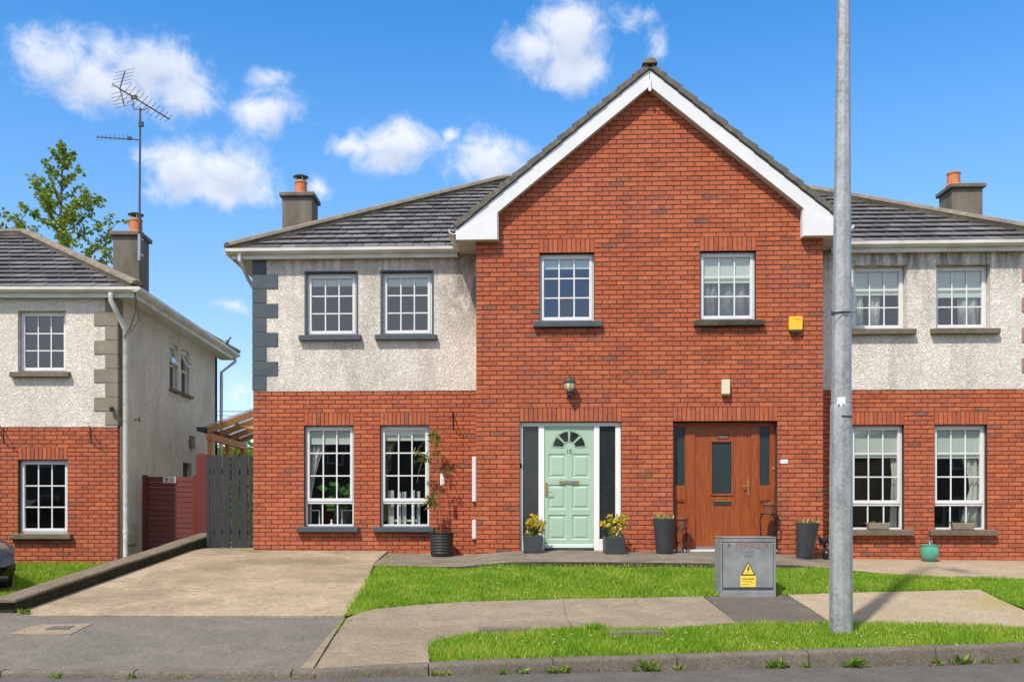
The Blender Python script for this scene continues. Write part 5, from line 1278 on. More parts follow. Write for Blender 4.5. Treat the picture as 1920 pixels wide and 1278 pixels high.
    MB().prism([(xl - .2, z_lo + .05), (xl - .19, z_lo - .03), (xl - .03, z_lo - .06), (xl - .01, z_lo + .0), (xl - .03, z_lo + .05)], -.75, 2.35).build('gutter', 'black_plastic', Pg)
    # hedge far behind
    rs = random.Random(3); lf = MB()
    for i in range(7000):
        p = Vector((rs.uniform(-2.2, 2.2), rs.uniform(-.4, .4), 0)); p.z = rs.uniform(.2, 2.72 + .12 * math.sin(p.x * 5) + .08 * math.sin(p.x * 13)); lf.leaf(p, (rs.uniform(-1, 1), rs.uniform(-1, .3), rs.uniform(-.6, 1)), rs.uniform(.08, .15), .6)
    Hd = empty('hedge', (-6.7, 28.0, .8)); tag(Hd, 'leafy green hedge seen through the pergola', 'hedge'); lf.build('foliage', 'leaf_hedge', Hd, fix=False)
    MB().box(-2.1, 2.1, -.25, .25, -.1, 2.6).build('twig_core', 'turf', Hd)
    for y, lab in ((771, 'upper overhead cable behind the pergola'), (779, 'lower overhead cable behind the pergola')):
        p = P3(440, y, 45); o = MB().tube([(p.x - 15, 45, p.z + .5), (p.x - 7, 45, p.z + .1), (p.x, 45, p.z), (p.x + 7, 45, p.z + .1), (p.x + 15, 45, p.z + .5)], .016, 5).build('overhead_cable', 'cable', None); tag(o, lab, 'cable')
side_passage()

def tree():
    rs = random.Random(21); Y = 31.0; base = Vector((P3(109, 0, Y).x, Y, .6)); T = empty('tree', base); tag(T, 'young sparse leafed tree behind the left house roof', 'tree')
    top = P3(118, 258, Y).z - base.z; tr = MB()
    pts = [(0, 0, 0), (.05, 0, 3), (-.02, .05, 6), (.03, 0, 8.5), (.08, 0, 10.5), (.16, 0, top - .2)]
    tr.tube(pts, [.17, .15, .12, .085, .05, .012], 8); lf = MB(); bm = MB()
    def axis(z):
        for a, b in zip(pts[:-1], pts[1:]):
            if a[2] <= z <= b[2]: t = (z - a[2]) / (b[2] - a[2]); return Vector(a).lerp(Vector(b), t)
        return Vector(pts[-1])
    def clump(p, n, s):
        for _ in range(n):
            q = p + Vector((rs.gauss(0, s), rs.gauss(0, s), rs.gauss(0, s * .8))); d = Vector((rs.uniform(-1, 1), rs.uniform(-1, 1), rs.uniform(-.9, .5)))
            lf.leaf(q, d, rs.uniform(.09, .15), .8)
    z = 5.0; k = 0
    while z < top - .4:
        k += 1; a = k * 2.4 + rs.uniform(-.4, .4); ln = min(2.7, .56 * (top - z) - .05) * rs.uniform(.78, 1.12); p0 = axis(z); d = Vector((math.cos(a), math.sin(a), .32 + .3 * rs.random())); f = (z - 5) / (top - 5)
        P = [p0]; cur = p0.copy(); dd = d.normalized(); ns = 8
        for i in range(ns):
            dd = (dd + Vector((rs.uniform(-.13, .13), rs.uniform(-.13, .13), .06))).normalized(); cur = cur + dd * ln / ns; P.append(cur.copy())
        bm.tube(P, [.036 * (1 - f * .6) * (1 - i / 9.5) + .005 for i in range(ns + 1)], 5)
        for i in range(2, ns + 1):
            clump(P[i] + Vector((rs.uniform(-.04, .04), rs.uniform(-.04, .04), rs.uniform(.0, .06))), 14 if f < .72 else 6, .06 if f < .72 else .04)
            if rs.random() < (.85 if f < .72 else .4):
                s_ = Vector((rs.uniform(-1, 1), rs.uniform(-1, 1), rs.uniform(-.1, .9))).normalized() * rs.uniform(.14, .34) * (1 - .4 * f); bm.tube([P[i], P[i] + s_], [.009, .004], 4); clump(P[i] + s_, 14 if f < .72 else 6, .055 if f < .72 else .04)
        z += rs.uniform(.10, .17)
    for zz in np.arange(top - .7, top, .16): clump(axis(zz), 7, .05)
    tr.build('trunk', 'bark', T, smooth=True); bm.build('branches', 'bark', T, fix=False); lf.build('crown', 'leaf_tree', T, fix=False)
tree()

def bird():
    p = P3(423, 652, 24.2); B = empty('bird', p); tag(B, 'grey bird perched on the far eave of the left house', 'bird')
    b = MB(); prof = [(-.17, .01, .012), (-.12, .03, .03), (-.05, .06, .065), (.03, .08, .075), (.09, .12, .06), (.125, .17, .035), (.14, .205, .034), (.165, .205, .025), (.185, .195, .006)]
    vs = []; n = 10
    for x, z, r in prof:
        for j in range(n): t = 2 * math.pi * j / n; vs.append((x * .8, r * .9 * math.cos(t), z + .05 + r * math.sin(t)))
    fs = [(i * n + j, i * n + (j + 1) % n, (i + 1) * n + (j + 1) % n, (i + 1) * n + j) for i in range(len(prof) - 1) for j in range(n)] + [tuple(range(n))[::-1], tuple(range((len(prof) - 1) * n, len(prof) * n))]
    b.add(vs, fs).build('body', 'feather', B, smooth=True)
    for s in (-1, 1): MB().tube([(.01, s * .03, .06), (.015, s * .03, -.01), (.04, s * .03, -.012)], .006, 5).build('leg', 'terracotta', B)
bird()

# ------------------------------------------------------------------ fittings on the pair
def fittings():
    lx, z = hloc(1068, 743, GY - .1); L = empty('wall_lantern', HW(lx, GY - .007, z), -TH); tag(L, 'dark metal wall lantern above the mint door', 'lamp')
    c = (0, -.13, 0); n = 8
    MB().box(-.035, .035, -.012, 0, -.02, .13).tube([(0, -.01, .03), (0, -.07, .0), (0, -.13, .03)], .012, 6).build('bracket', 'lantern_metal', L)
    MB().lathe([(.012, .0), (.03, .015), (.04, .06), (.055, .075), (.052, .085)], c, n).build('base', 'lantern_metal', L)
    MB().lathe([(.05, .085), (.082, .13), (.092, .185), (.088, .222)], c, n).build('glass', 'lamp_glass', L)
    mb = MB()
    for k in range(n): t = 2 * math.pi * k / n; mb.tube([(c[0] + r * math.cos(t), c[1] + r * math.sin(t), zz) for r, zz in ((.053, .083), (.085, .13), (.095, .185), (.092, .225))], .005, 4)
    mb.build('cage', 'lantern_metal', L)
    MB().lathe([(.105, .218), (.108, .232), (.085, .25), (.05, .29), (.03, .31), (.028, .325), (.012, .335), (.016, .35), (.004, .362)], c, n).build('hood', 'lantern_metal', L)
    lx, z = hloc(1360, 741, GY - .03); L = empty('wall_light', HW(lx, GY - .007, z), -TH); tag(L, 'plain cream wall light above the timber door', 'lamp')
    MB().box(-.066, .066, -.09, 0, .015, .255).build('housing', 'cream_plastic', L, bevel=.012, seg=2); MB().box(-.058, .058, -.085, -.004, .0, .015).build('lens', 'print_brown', L)
    lx, z = hloc(1491, 624, GY - .03); A = empty('alarm_box', HW(lx, GY - .007, z), -TH); tag(A, 'yellow alarm box with black base on the gable', 'alarm')
    MB().box(-.108, .108, -.075, 0, .04, .262).build('cover', 'yellow_plastic', A, bevel=.012, seg=2); MB().prism([(-.1, .04), (.1, .04), (.085, .012), (.05, .0), (-.05, .0), (-.085, .012)], -.07, -.002).build('strobe', 'print_black', A)
    mb = MB()
    for i, w in enumerate((.012, .007, .011, .006, .012)): mb.box(-.01 + i * .016, -.01 + i * .016 + w, -.0765, -.0752, .205 + (i % 2) * .006, .222)
    mb.build('print', 'print_brown', A)
    lx, z = hloc(1470, 865, GY); o = MB().box(-.062, .062, -.012, 0, -.036, .036).build('name_plaque', 'plaque_white', None, loc=HW(lx, GY - .007, z), rz=-TH, bevel=.012, seg=2); tag(o, 'small blue and white plaque on the bricks right of the timber door', 'plaque')
    lx, z = hloc(975.5, 872, GY); o = MB().box(-.012, .012, -.02, 0, -.04, .04).build('doorbell', 'print_black', None, loc=HW(-2.10, GY + .058, z), rz=-TH, bevel=.004); tag(o, 'small black doorbell on the white frame left of the mint door', 'doorbell')
    lx, z = hloc(1743, 1012, 0); T = empty('garden_tap', HW(lx, -.007, z), -TH); tag(T, 'small outdoor tap on the bricks above the teal pot', 'tap')
    MB().tube([(0, 0, 0), (0, -.07, 0), (0, -.085, -.03), (0, -.085, -.06)], .011, 8).build('spout', 'steel', T, smooth=True); MB().tube([(0, -.05, 0), (0, -.05, .05)], .007, 6).tube([(-.03, -.05, .05), (.03, -.05, .05)], .006, 6).build('tap_handle', 'steel', T); MB().tube([(0, -.004, .0), (0, -.004, -.12)], .009, 6).build('pipe', 'upvc', T)
fittings()

# ------------------------------------------------------------------ pots and planters
def path_z(lx, ly, default):
    dg = bpy.context.evaluated_depsgraph_get(); w = HW(lx, ly, 3.0); o = bpy.data.objects['path']
    ok, loc, nr, ix = o.ray_cast(Vector((w.x, w.y, 3)), Vector((0, 0, -1)))
    return loc.z if ok else default
def pots():
    rs = random.Random(9)
    def ground_at(px, ly, dflt=.85): lx = hloc(px, 1000, ly)[0]; return lx, path_z(lx, ly, dflt)
    # two cube planters with yellow succulents
    for px, lab, sd_ in ((999, 'square slate planter with yellow shrub left of the mint door', 1), (1151, 'square slate planter with yellow shrub right of the mint door', 2)):
        ly = GY - .26 if px < 1100 else GY - .36; lx, z = ground_at(px, ly); P = empty('square_planter', HW(lx, ly, z), -TH + (.0 if px < 1100 else .06)); tag(P, lab, 'planter', 'square planters beside the mint door')
        mb = MB(); w, h = .155, .27
        mb.add([(-w, -w, 0), (w, -w, 0), (w, w, 0), (-w, w, 0), (-w - .006, -w - .006, h), (w + .006, -w - .006, h), (w + .006, w + .006, h), (-w - .006, w + .006, h), (-w + .012, -w + .012, h), (w - .012, -w + .012, h), (w - .012, w - .012, h), (-w + .012, w - .012, h), (-w + .02, -w + .02, h - .04), (w - .02, -w + .02, h - .04), (w - .02, w - .02, h - .04), (-w + .02, w - .02, h - .04)],
               [(3, 2, 1, 0), (0, 1, 5, 4), (1, 2, 6, 5), (2, 3, 7, 6), (3, 0, 4, 7), (4, 5, 9, 8), (5, 6, 10, 9), (6, 7, 11, 10), (7, 4, 8, 11), (8, 9, 13, 12), (9, 10, 14, 13), (10, 11, 15, 14), (11, 8, 12, 15), (12, 13, 14, 15)])
        mb.build('box', 'anthracite', P, fix=False, bevel=.004)
        st = MB(); lf = MB(); r2 = random.Random(sd_ * 13)
        for i in range(13):
            a = r2.uniform(0, 6.28); r = r2.uniform(.05, .24); hh = r2.uniform(.34, .60) - .1 * (r > .2); tip = Vector((r * math.cos(a) + (.03 if sd_ == 1 else .02), r * math.sin(a) * .7, hh)); b = Vector((r2.uniform(-.05, .05), r2.uniform(-.05, .05), .22)); mid = b.lerp(tip, .55) + Vector((0, 0, .03))
            st.tube([b, mid, tip], [.012, .010, .006], 5)
            for q in (tip, b.lerp(tip, .8), mid + Vector((r2.uniform(-.06, .06), 0, .05))):
                for _ in range(8): lf.leaf(q + Vector((r2.gauss(0, .018), r2.gauss(0, .018), r2.gauss(0, .015))), (r2.uniform(-1, 1), r2.uniform(-1, 1), r2.uniform(-.2, 1)), r2.uniform(.05, .085), .55)
        st.build('stem', 'leaf_olive', P, fix=False); lf.build('foliage', 'leaf_yellow', P, fix=False)
    # two tall tapered planters
    for px, ly, lean, lab in ((1245, GY - .33, .0, 'tall tapered slate planter left of the timber door'), (1508, GY - .40, .10, 'leaning tall tapered slate planter right of the timber door')):
        lx, z = ground_at(px, ly); P = empty('tall_planter', HW(lx, ly, z), -TH); tag(P, lab, 'planter', 'tall tapered planters beside the timber door')
        s = 1.0; off = (lambda zz: (lean * zz, 0)) if lean else None
        MB().lathe([(.118, 0), (.128, .03), (.178, .54), (.184, .565), (.172, .565), (.165, .52)], (0, 0, 0), 28, off).build('pot', 'anthracite', P, smooth=True)
        lf = MB(); r2 = random.Random(px)
        for i in range(34):
            a = r2.uniform(0, 6.28); r = r2.uniform(.02, .16); lf.leaf((r * math.cos(a) + lean * .56, r * math.sin(a), .54), (math.cos(a) * .6, math.sin(a) * .6, r2.uniform(.5, 1.2)), r2.uniform(.06, .13), .4)
        lf.build('foliage', 'leaf_pale', P, fix=False)
    # wrought iron stands with clay pots
    def stand(px, ly, top, w, pot, lab, plab):
        lx, z = ground_at(px, ly); S = empty('plant_stand', HW(lx, ly, z), -TH); tag(S, lab, 'plant stand')
        for k in range(3):
            t = k * 2.094 + .6; c, s = math.cos(t), math.sin(t); MB().tube([(w * .8 * c, w * .8 * s, top), (w * 1.1 * c, w * 1.1 * s, top - .1), (w * 1.0 * c, w * 1.0 * s, top * .45), (w * .8 * c, w * .8 * s, .15), (w * 1.0 * c, w * 1.0 * s, .0)], .011, 6).build('leg', 'black_iron', S)
        mb = MB(); mb.tube([(w * math.cos(i * .393), w * math.sin(i * .393), top) for i in range(17)], .012, 5, False);  MB().tube([(w * .95 * math.cos(i * .393), w * .95 * math.sin(i * .393), top * .42) for i in range(17)], .006, 5, False).build('lower_ring', 'black_iron', S)
        for k in range(4): mb.tube([(w * math.cos(k * .785), w * math.sin(k * .785), top), (-w * math.cos(k * .785), -w * math.sin(k * .785), top)], .006, 4)
        mb.build('ring', 'black_iron', S)
        Pt = empty('clay_pot', HW(lx, ly, z + top + .008), -TH); tag(Pt, plab, 'pot')
        MB().lathe([(pot * .72, 0), (pot * .95, .13), (pot * 1.08, .135), (pot * 1.1, .17), (pot, .17), (pot * .9, .13)], (0, 0, 0), 22).build('bowl', 'clay_brown', Pt, smooth=True)
        MB().lathe([(pot * .9, .125), (pot * .9, .14), (.01, .15)], (0, 0, 0), 14).build('soil', 'soil', Pt)
        if pot > .09:
            lf = MB()
            for i in range(16): a = i * .7; lf.leaf((.03 * math.cos(a), .03 * math.sin(a), .14), (math.cos(a), math.sin(a), 1.0), .06, .4)
            lf.build('foliage', 'leaf_weed', Pt, fix=False)
    stand(1279, GY - .13, .40, .095, .095, 'small iron plant stand in the left corner of the timber doorway', 'brown clay pot on the small stand left of the timber door')
    stand(1442, GY - .16, .66, .13, .105, 'taller iron plant stand right of the timber door', 'brown clay pot on the taller stand right of the timber door')
    # teal pot
    lx = hloc(1743, 1050, -.25)[0]; z = path_z(lx, -.25, .73); P = empty('glazed_pot', HW(lx, -.25, z)); tag(P, 'round teal glazed pot below the right hand windows', 'pot')
    MB().lathe([(.085, 0), (.12, .04), (.148, .12), (.145, .2), (.132, .25), (.142, .27), (.142, .285), (.125, .285), (.118, .25)], (0, 0, 0), 28).build('bowl', 'teal_glaze', P, smooth=True); MB().lathe([(.12, .23), (.12, .24), (.01, .25)], (0, 0, 0), 14).build('soil', 'soil', P)
    # flowers in the corner behind the lamp post
    lx = hloc(1550, 1040, -.75)[0]; z = path_z(lx, -.75, .8); P = empty('potted_flowers', HW(lx, -.75, z)); tag(P, 'red and white flowers with dark leaves in the corner behind the lamp post', 'plant')
    MB().lathe([(.09, 0), (.12, .15), (.125, .17), (.11, .17)], (0, 0, 0), 18).build('pot', 'anthracite', P, smooth=True); lf = MB(); pt = MB()
    for i in range(26): a = rs.uniform(0, 6.28); lf.leaf((rs.uniform(-.06, .06), rs.uniform(-.06, .06), .16), (math.cos(a) * .7, math.sin(a) * .7, rs.uniform(.6, 1.4)), rs.uniform(.15, .34), .3)
    for i in range(60): pt.leaf((rs.gauss(0, .08), rs.gauss(-.05, .08), rs.uniform(.12, .26)), (rs.uniform(-1, 1), rs.uniform(-1, 0), rs.uniform(-.4, 1)), .05, .8)
    lf.build('foliage', 'slate_fence', P, fix=False); pt.build('blossom', 'petal', P, fix=False)
    # black tub with a straggly climber, bird feeder hanging in it
    lx = hloc(828, 1040, -.35)[0]; z = path_z(lx, -.35, .82); P = empty('tub_with_climber', HW(lx, -.35, z), -TH); tag(P, 'ribbed black tub with a straggly climber beside the second tall window', 'planter')
    prof = [(.175, 0), (.182, .01)]
    for i in range(7): zz = .03 + i * .05; r = .184 + .05 * zz; prof += [(r, zz), (r + .006, zz + .012), (r + .006, zz + .03), (r, zz + .042)]
    prof += [(.215, .385), (.218, .40), (.20, .40), (.19, .35)]
    MB().lathe(prof, (0, 0, 0), 28).build('tub', 'black_plastic', P, smooth=True); MB().lathe([(.19, .34), (.19, .36), (.01, .37)], (0, 0, 0), 16).build('soil', 'soil', P)
    lz = lambda x, y: (hloc(x, y, -.3)[0] - lx, 0.05, hloc(x, y, -.3)[1] - z)
    st = MB(); st.tube([lz(826, 1003), lz(825, 960), lz(822, 905), lz(818, 870), lz(812, 848), lz(806, 842)], [.011, .010, .009, .008, .007, .004], 6)
    st.tube([lz(812, 848), lz(818, 835), lz(820, 815), lz(808, 800)], [.006, .006, .005, .003], 5); st.tube([lz(806, 842), lz(795, 828), lz(782, 845)], .004, 5); st.tube([lz(806, 842), lz(795, 858), lz(786, 880), lz(782, 905)], .005, 5); st.tube([lz(820, 930), lz(812, 925), lz(806, 938)], .005, 5)
    st.build('stem', 'stem_brown', P, fix=False); lf = MB()
    for (x, y, n, sx, sy) in ((818, 822, 26, 6, 14), (812, 810, 10, 5, 5), (798, 857, 16, 9, 5), (812, 935, 34, 8, 12), (806, 942, 14, 6, 6), (786, 845, 5, 6, 5), (836, 880, 6, 5, 6), (822, 845, 8, 5, 5), (780, 862, 4, 4, 4)):
        for i in range(int(n * 1.7)): lf.leaf(Vector(lz(x + rs.gauss(0, sx * .6), y + rs.gauss(0, sy * .6))) + Vector((0, rs.uniform(-.05, .03), 0)), (rs.uniform(-.6, .6), rs.uniform(-.5, .2), rs.uniform(-1.2, .2)), rs.uniform(.06, .13), .34)
    lf.build('foliage', 'leaf_olive', P, fix=False)
    q = HW(hloc(829, 910, -.36)[0], -.36, hloc(829, 910, -.36)[1]); B = empty('bird_feeder', q, -TH); tag(B, 'small white bird feeder hanging in the climber', 'bird feeder')
    pts = [(-.03, .0), (.02, .0), (.045, .03), (.035, .12), (.0, .21), (-.028, .2), (-.035, .1)]
    MB().prism(pts, -.02, .02).build('back', 'upvc', B, bevel=.008); MB().prism([(-.012, .02), (.025, .02), (.018, .13), (-.01, .14)], -.03, -.0205).build('seed_block', 'clear_seed', B); MB().tube([(-.01, 0, .2), (-.02, .0, .30)], .003, 4).build('cord', 'cable', B)
    # window boxes on the right-hand sills
    for px, lab in ((1646, 'grey window box on the sill just right of the lamp post'), (1804, 'grey window box on the rightmost sill')):
        lx = hloc(px, 990, -.03)[0]; P = empty('window_box', HW(lx, -.045, 1.258), -TH); tag(P, lab, 'window box', 'window boxes on the right sills')
        w = .19; MB().add([(-w + .02, -.045, 0), (w - .02, -.045, 0), (w - .02, .05, 0), (-w + .02, .05, 0), (-w, -.06, .11), (w, -.06, .11), (w, .06, .11), (-w, .06, .11)], [(3, 2, 1, 0), (4, 5, 6, 7), (0, 1, 5, 4), (1, 2, 6, 5), (2, 3, 7, 6), (3, 0, 4, 7)]).build('trough', 'stone_quoin', P, bevel=.006)
        lf = MB(); 
        for i in range(40): lf.leaf((rs.uniform(-w, w) * 1.1, rs.uniform(-.05, .04), .10), (rs.uniform(-.8, .8), rs.uniform(-.6, .3), rs.uniform(.1, 1)), rs.uniform(.03, .06), .5)
        lf.build('foliage', 'leaf_olive', P, fix=False)
pots()

# ------------------------------------------------------------------ street furniture
def kiosk():
    a = pg(1352, 1118.5); Y = a[1]; x0 = a[0]; x1 = P3(1455, 0, Y).x; zb = gz(a[0], Y) - .02; zt = P3(0, 1008, Y).z
    K = empty('electricity_kiosk', ((x0 + x1) / 2, Y + .17, zb)); tag(K, 'grey metal electricity kiosk with a yellow warning sign', 'kiosk'); w = (x1 - x0) / 2; h = zt - zb; y = -.17
    kx = lambda px: P3(px, 0, Y).x - K.location.x
    kz = lambda py: P3(0, py, Y).z - zb
    b = MB(); b.box(-w, w, y + .02, .17, -.1, h); b.box(-w, -w + .018, y, y + .02, -.1, h).box(w - .03, w, y, y + .02, -.1, h).box(-w + .018, w - .03, y, y + .02, h - .055, h).box(-w + .018, w - .03, y - .001, y + .02, -.1, kz(1108)); b.build('cabinet', 'kiosk_metal', K, bevel=.006)
    MB().box(-w - .005, w + .005, y - .006, .175, h + .0005, h + .014).build('lid', 'kiosk_metal', K, bevel=.004)
    d = MB().box(-w + .026, w - .037, y - .004, y + .019, kz(1101), h - .064).build('door', 'kiosk_metal', K, bevel=.004)
    o = text_mesh('lettering', 'MPA2', .135, 'rust_paint', d, (kx(1402), y - .0055, kz(1022.5)), ext=.001)
    mb = MB()
    for r in (.062, .045):
        hh = r * .62
        pts = [(kx(1404) + r * math.copysign(abs(math.cos(t)) ** .5, math.cos(t)), y - .005, kz(1037) + hh * math.copysign(abs(math.sin(t)) ** .5, math.sin(t))) for t in [i * math.pi / 12 for i in range(25)]]; mb.tube(pts, .0035, 4, False)
    mb.tube([(kx(1400), y - .005, kz(1037)), (kx(1408), y - .005, kz(1037))], .0035, 4); mb.build('embossed_badge', 'kiosk_metal', d)
    for px, m in ((1366.5, 'lead'), (1437, 'rust_paint')): MB().lathe([(.022, 0), (.022, .004), (.012, .005), (.012, .002)], (0, 0, 0), 16).build('lock', m, d, loc=(kx(px), y - .004, kz(1021.5))).rotation_euler = (R(90), 0, 0)
    cx = kx(1402.5); tb, tt = kz(1077.5), kz(1052.5); hw = .093
    S = MB().prism([(cx - hw, tb), (cx + hw, tb), (cx, tt)], y - .0075, y - .0045).build('warning_sign', 'print_black', d)
    ins = lambda k: [(cx - hw * k, tb + (tt - tb) * (1 - k) * .36), (cx + hw * k, tb + (tt - tb) * (1 - k) * .36), (cx, tt - (tt - tb) * (1 - k) * .62)]
    MB().prism(ins(.80), y - .0095, y - .0078).build('sign_face', 'yellow_label', S)
    cz = tb + (tt - tb) * .42; bz = [(.004, .05), (-.018, .0), (-.004, .004), (-.012, -.045), (.018, .014), (.004, .01), (.016, .05)]
    MB().prism([(cx + p * 1.05, cz + q * .9) for p, q in bz], y - .0112, y - .0097).build('lightning_bolt', 'print_black', S)
    lab = MB().prism([(cx - .102, kz(1078.5)), (cx + .102, kz(1078.5)), (cx + .102, kz(1098.5)), (cx + .094, kz(1099.6)), (cx - .094, kz(1099.6)), (cx - .102, kz(1098.5))], y - .0075, y - .0045).build('label', 'yellow_label', d)
    rs = random.Random(4); mb = MB()
    for row, (pz, hh, xa, xb) in enumerate(((1084, .022, -.08, .076), (1089.2, .009, -.07, .05), (1094.3, .012, -.08, .008), (1092.8, .007, .03, .085))):
        x = xa
        while x < xb: ww = rs.uniform(.006, .014); h2 = hh * rs.uniform(.55, 1.0) * (1.25 if x == xa and row == 0 else 1); mb.box(cx + x, cx + min(x + ww, xb), y - .0088, y - .0077, kz(pz) - hh / 2, kz(pz) - hh / 2 + h2); x += ww + .0035
    mb.build('label_print', 'print_brown', lab)
kiosk()

def lamp_post():
    b = pg(1577, 1186); Y = b[1]; z0 = gz(*b) - .02; L = empty('lamp_post', (b[0], Y, z0)); tag(L, 'tall octagonal galvanised street lamp post on the verge', 'lamp post')
    s = F / Y
    def ring(mb, secs):
        n = 8; vs = []
        for x, z, r in secs:
            for j in range(n): t = 2 * math.pi * (j + .5) / n + .12; vs.append((x + r / math.cos(math.pi / 8) * math.cos(t), r / math.cos(math.pi / 8) * math.sin(t), z))
        k = len(secs); mb.add(vs, [(i * n + j, i * n + (j + 1) % n, (i + 1) * n + (j + 1) % n, (i + 1) * n + j) for i in range(k - 1) for j in range(n)] + [tuple(range(n))[::-1], tuple(range((k - 1) * n, k * n))])
    zz = lambda py: P3(0, py, Y).z - z0
    xx = lambda px: (px - 1577) / s
    base = MB(); ring(base, [(0, -.15, 20 / s), (0, 0.0, 20 / s), (xx(1576.5), zz(900), 19.2 / s), (xx(1577), zz(765), 18.2 / s), (xx(1577.5), zz(755), 17.0 / s)]); base.build('base_section', 'galvanised', L, bevel=.008)
    sh = MB(); top = zz(0); slope = top / zz(0)
    ring(sh, [(xx(1577.4), zz(756), 17.2 / s), (xx(1578.6), zz(560), 16.0 / s), (xx(1580), zz(280), 13.6 / s), (xx(1581.5), zz(0), 11.0 / s), (xx(1583), zz(-330), 8.0 / s)]); sh.build('shaft', 'galvanised', L, bevel=.006)
    for py, r in ((782, 18.6), (588, 16.8)):
        mb = MB(); ring(mb, [(xx(1577.5), zz(py + 1.5), r / s), (xx(1577.5), zz(py - 1.5), r / s)]); mb.build('cable_tie', 'print_black', L)
    MB().box(xx(1551), xx(1598), -.115, -.109, zz(590), zz(588.5)).build('tie_tail', 'print_black', L)
    # torn remnant of white tape on the front facets
    import itertools
    mb = MB(); pts = [(xx(1563), zz(747)), (xx(1578), zz(746)), (xx(1578), zz(763)), (xx(1574), zz(757)), (xx(1570), zz(765)), (xx(1566), zz(758)), (xx(1563), zz(762))]
    mb.prism(pts, -.0012, .0); t = mb.build('torn_tape', 'white_paint', L); t.location = (0.0, -18.5 / s - .004, 0); t.rotation_euler = (0, 0, R(-7)); t.location.x = -.0
    arm = MB(); xt, zt = xx(1583), zz(-330); arm.tube([(xt, 0, zt - .05), (xt, -.1, zt + .15), (xt, -.7, zt + .28)], .03, 8); arm.build('outreach_arm', 'galvanised', L, smooth=True)
    MB().add([(xt - .12, -.6, zt + .22), (xt + .12, -.6, zt + .22), (xt + .10, -1.25, zt + .27), (xt - .10, -1.25, zt + .27), (xt - .10, -.62, zt + .36), (xt + .10, -.62, zt + .36), (xt + .07, -1.2, zt + .36), (xt - .07, -1.2, zt + .36)], [(3, 2, 1, 0), (4, 5, 6, 7), (0, 1, 5, 4), (1, 2, 6, 5), (2, 3, 7, 6), (3, 0, 4, 7)]).build('lantern', 'kiosk_metal', L, bevel=.02)
lamp_post()

def car():
    # dark hatchback, most of it outside the frame; its nose points towards the street on the right
    ang = R(-47); nose = Vector((-7.0, 13.1)); C = empty('parked_car', (0, 0, 0), ang)
    f = Vector((math.cos(ang), math.sin(ang))); c = nose - f * 2.05; C.location = (c.x, c.y, gz(c.x, min(c.y, 14)) + .01 if False else .34); tag(C, 'dark glossy car with its front corner at the left picture edge', 'car')
    secs = [(2.05, .62, .34, .56, .60), (1.98, .80, .28, .66, .72), (1.7, .86, .24, .78, .84), (1.2, .885, .22, .88, .92), (.9, .89, .22, .94, .97), (.55, .89, .22, .98, 1.02), (-.2, .89, .22, 1.0, 1.03), (-1.2, .89, .22, 1.0, 1.03), (-1.85, .86, .26, .98, 1.02), (-2.05, .76, .34, .88, .94)]
    n = 12; vs = []
    for x, w, zl, zs_, zt in secs:
        pr = [(-w * .9, zl), (-w, zl + .12), (-w * 1.0, zs_ - .18), (-w * .97, zs_ - .04), (-w * .86, zs_ + .01), (-w * .4, zt), (w * .4, zt), (w * .86, zs_ + .01), (w * .97, zs_ - .04), (w, zs_ - .18), (w, zl + .12), (w * .9, zl)]
        vs += [(x, y, z) for y, z in pr]
    fs = [(i * n + j, i * n + (j + 1) % n, (i + 1) * n + (j + 1) % n, (i + 1) * n + j) for i in range(len(secs) - 1) for j in range(n)] + [tuple(range(n)), tuple(range((len(secs) - 1) * n, len(secs) * n))]
    body = MB().add(vs, fs).build('body', 'car_paint', C, smooth=True, bevel=.02, seg=2)
    g = [(.75, .80, 1.0), (-.05, .62, 1.42), (-1.2, .60, 1.44), (-1.75, .70, 1.05)]; vs = []
    for x, w, z in g: vs += [(x, -w, z), (x, w, z)]
    low = [(.75, -.80, .98), (.75, .80, .98), (-1.75, -.72, .98), (-1.75, .72, .98)]
    MB().add(vs + low, [(0, 1, 3, 2), (2, 3, 5, 4), (4, 5, 7, 6), (0, 2, 4, 6, 10, 8), (1, 9, 11, 7, 5, 3)]).build('cabin_glass', 'dark_glass', C, bevel=.03, seg=2)
    MB().box(-1.15, -.12, -.60, .60, 1.425, 1.452).build('roof', 'car_paint', C, bevel=.02)
    for sx in (1.28, -1.28):
        for s in (-1, 1):
            w = empty('wheel', (sx, s * .80, .31), 0, C); pr = [(.2, -.09), (.29, -.10), (.315, -.06), (.315, .06), (.29, .10), (.2, .09)]
            t = MB().lathe(pr, (0, 0, 0), 24).build('tyre', 'rubber', w, smooth=True); t.rotation_euler = (R(90), 0, 0)
            r = MB().lathe([(.02, -.095), (.19, -.085), (.2, -.03), (.2, .03), (.19, .085), (.02, .095)], (0, 0, 0), 20).build('rim', 'wheel_alloy', w, smooth=True); r.rotation_euler = (R(90), 0, 0)
            MB().prism([(sx + .37 * math.cos(a), .31 + .37 * math.sin(a)) for a in [math.pi * i / 12 for i in range(13)]], s * .872, s * .898).build('wheel_arch', 'rubber', C)
    for s in (-1, 1):
        MB().add([(2.0, s * .5, .56), (1.93, s * .80, .56), (1.72, s * .885, .68), (1.72, s * .84, .755), (1.93, s * .72, .70), (2.03, s * .5, .64)], [(0, 1, 2, 3, 4, 5)]).build('headlight', 'lens_clear', C, fix=False)
    MB().box(2.035, 2.07, -.45, .45, .36, .52).build('grille', 'rubber', C, bevel=.01); MB().box(1.9, 2.08, -.7, .7, .24, .33).build('front_bumper', 'rubber', C, bevel=.03)
car()

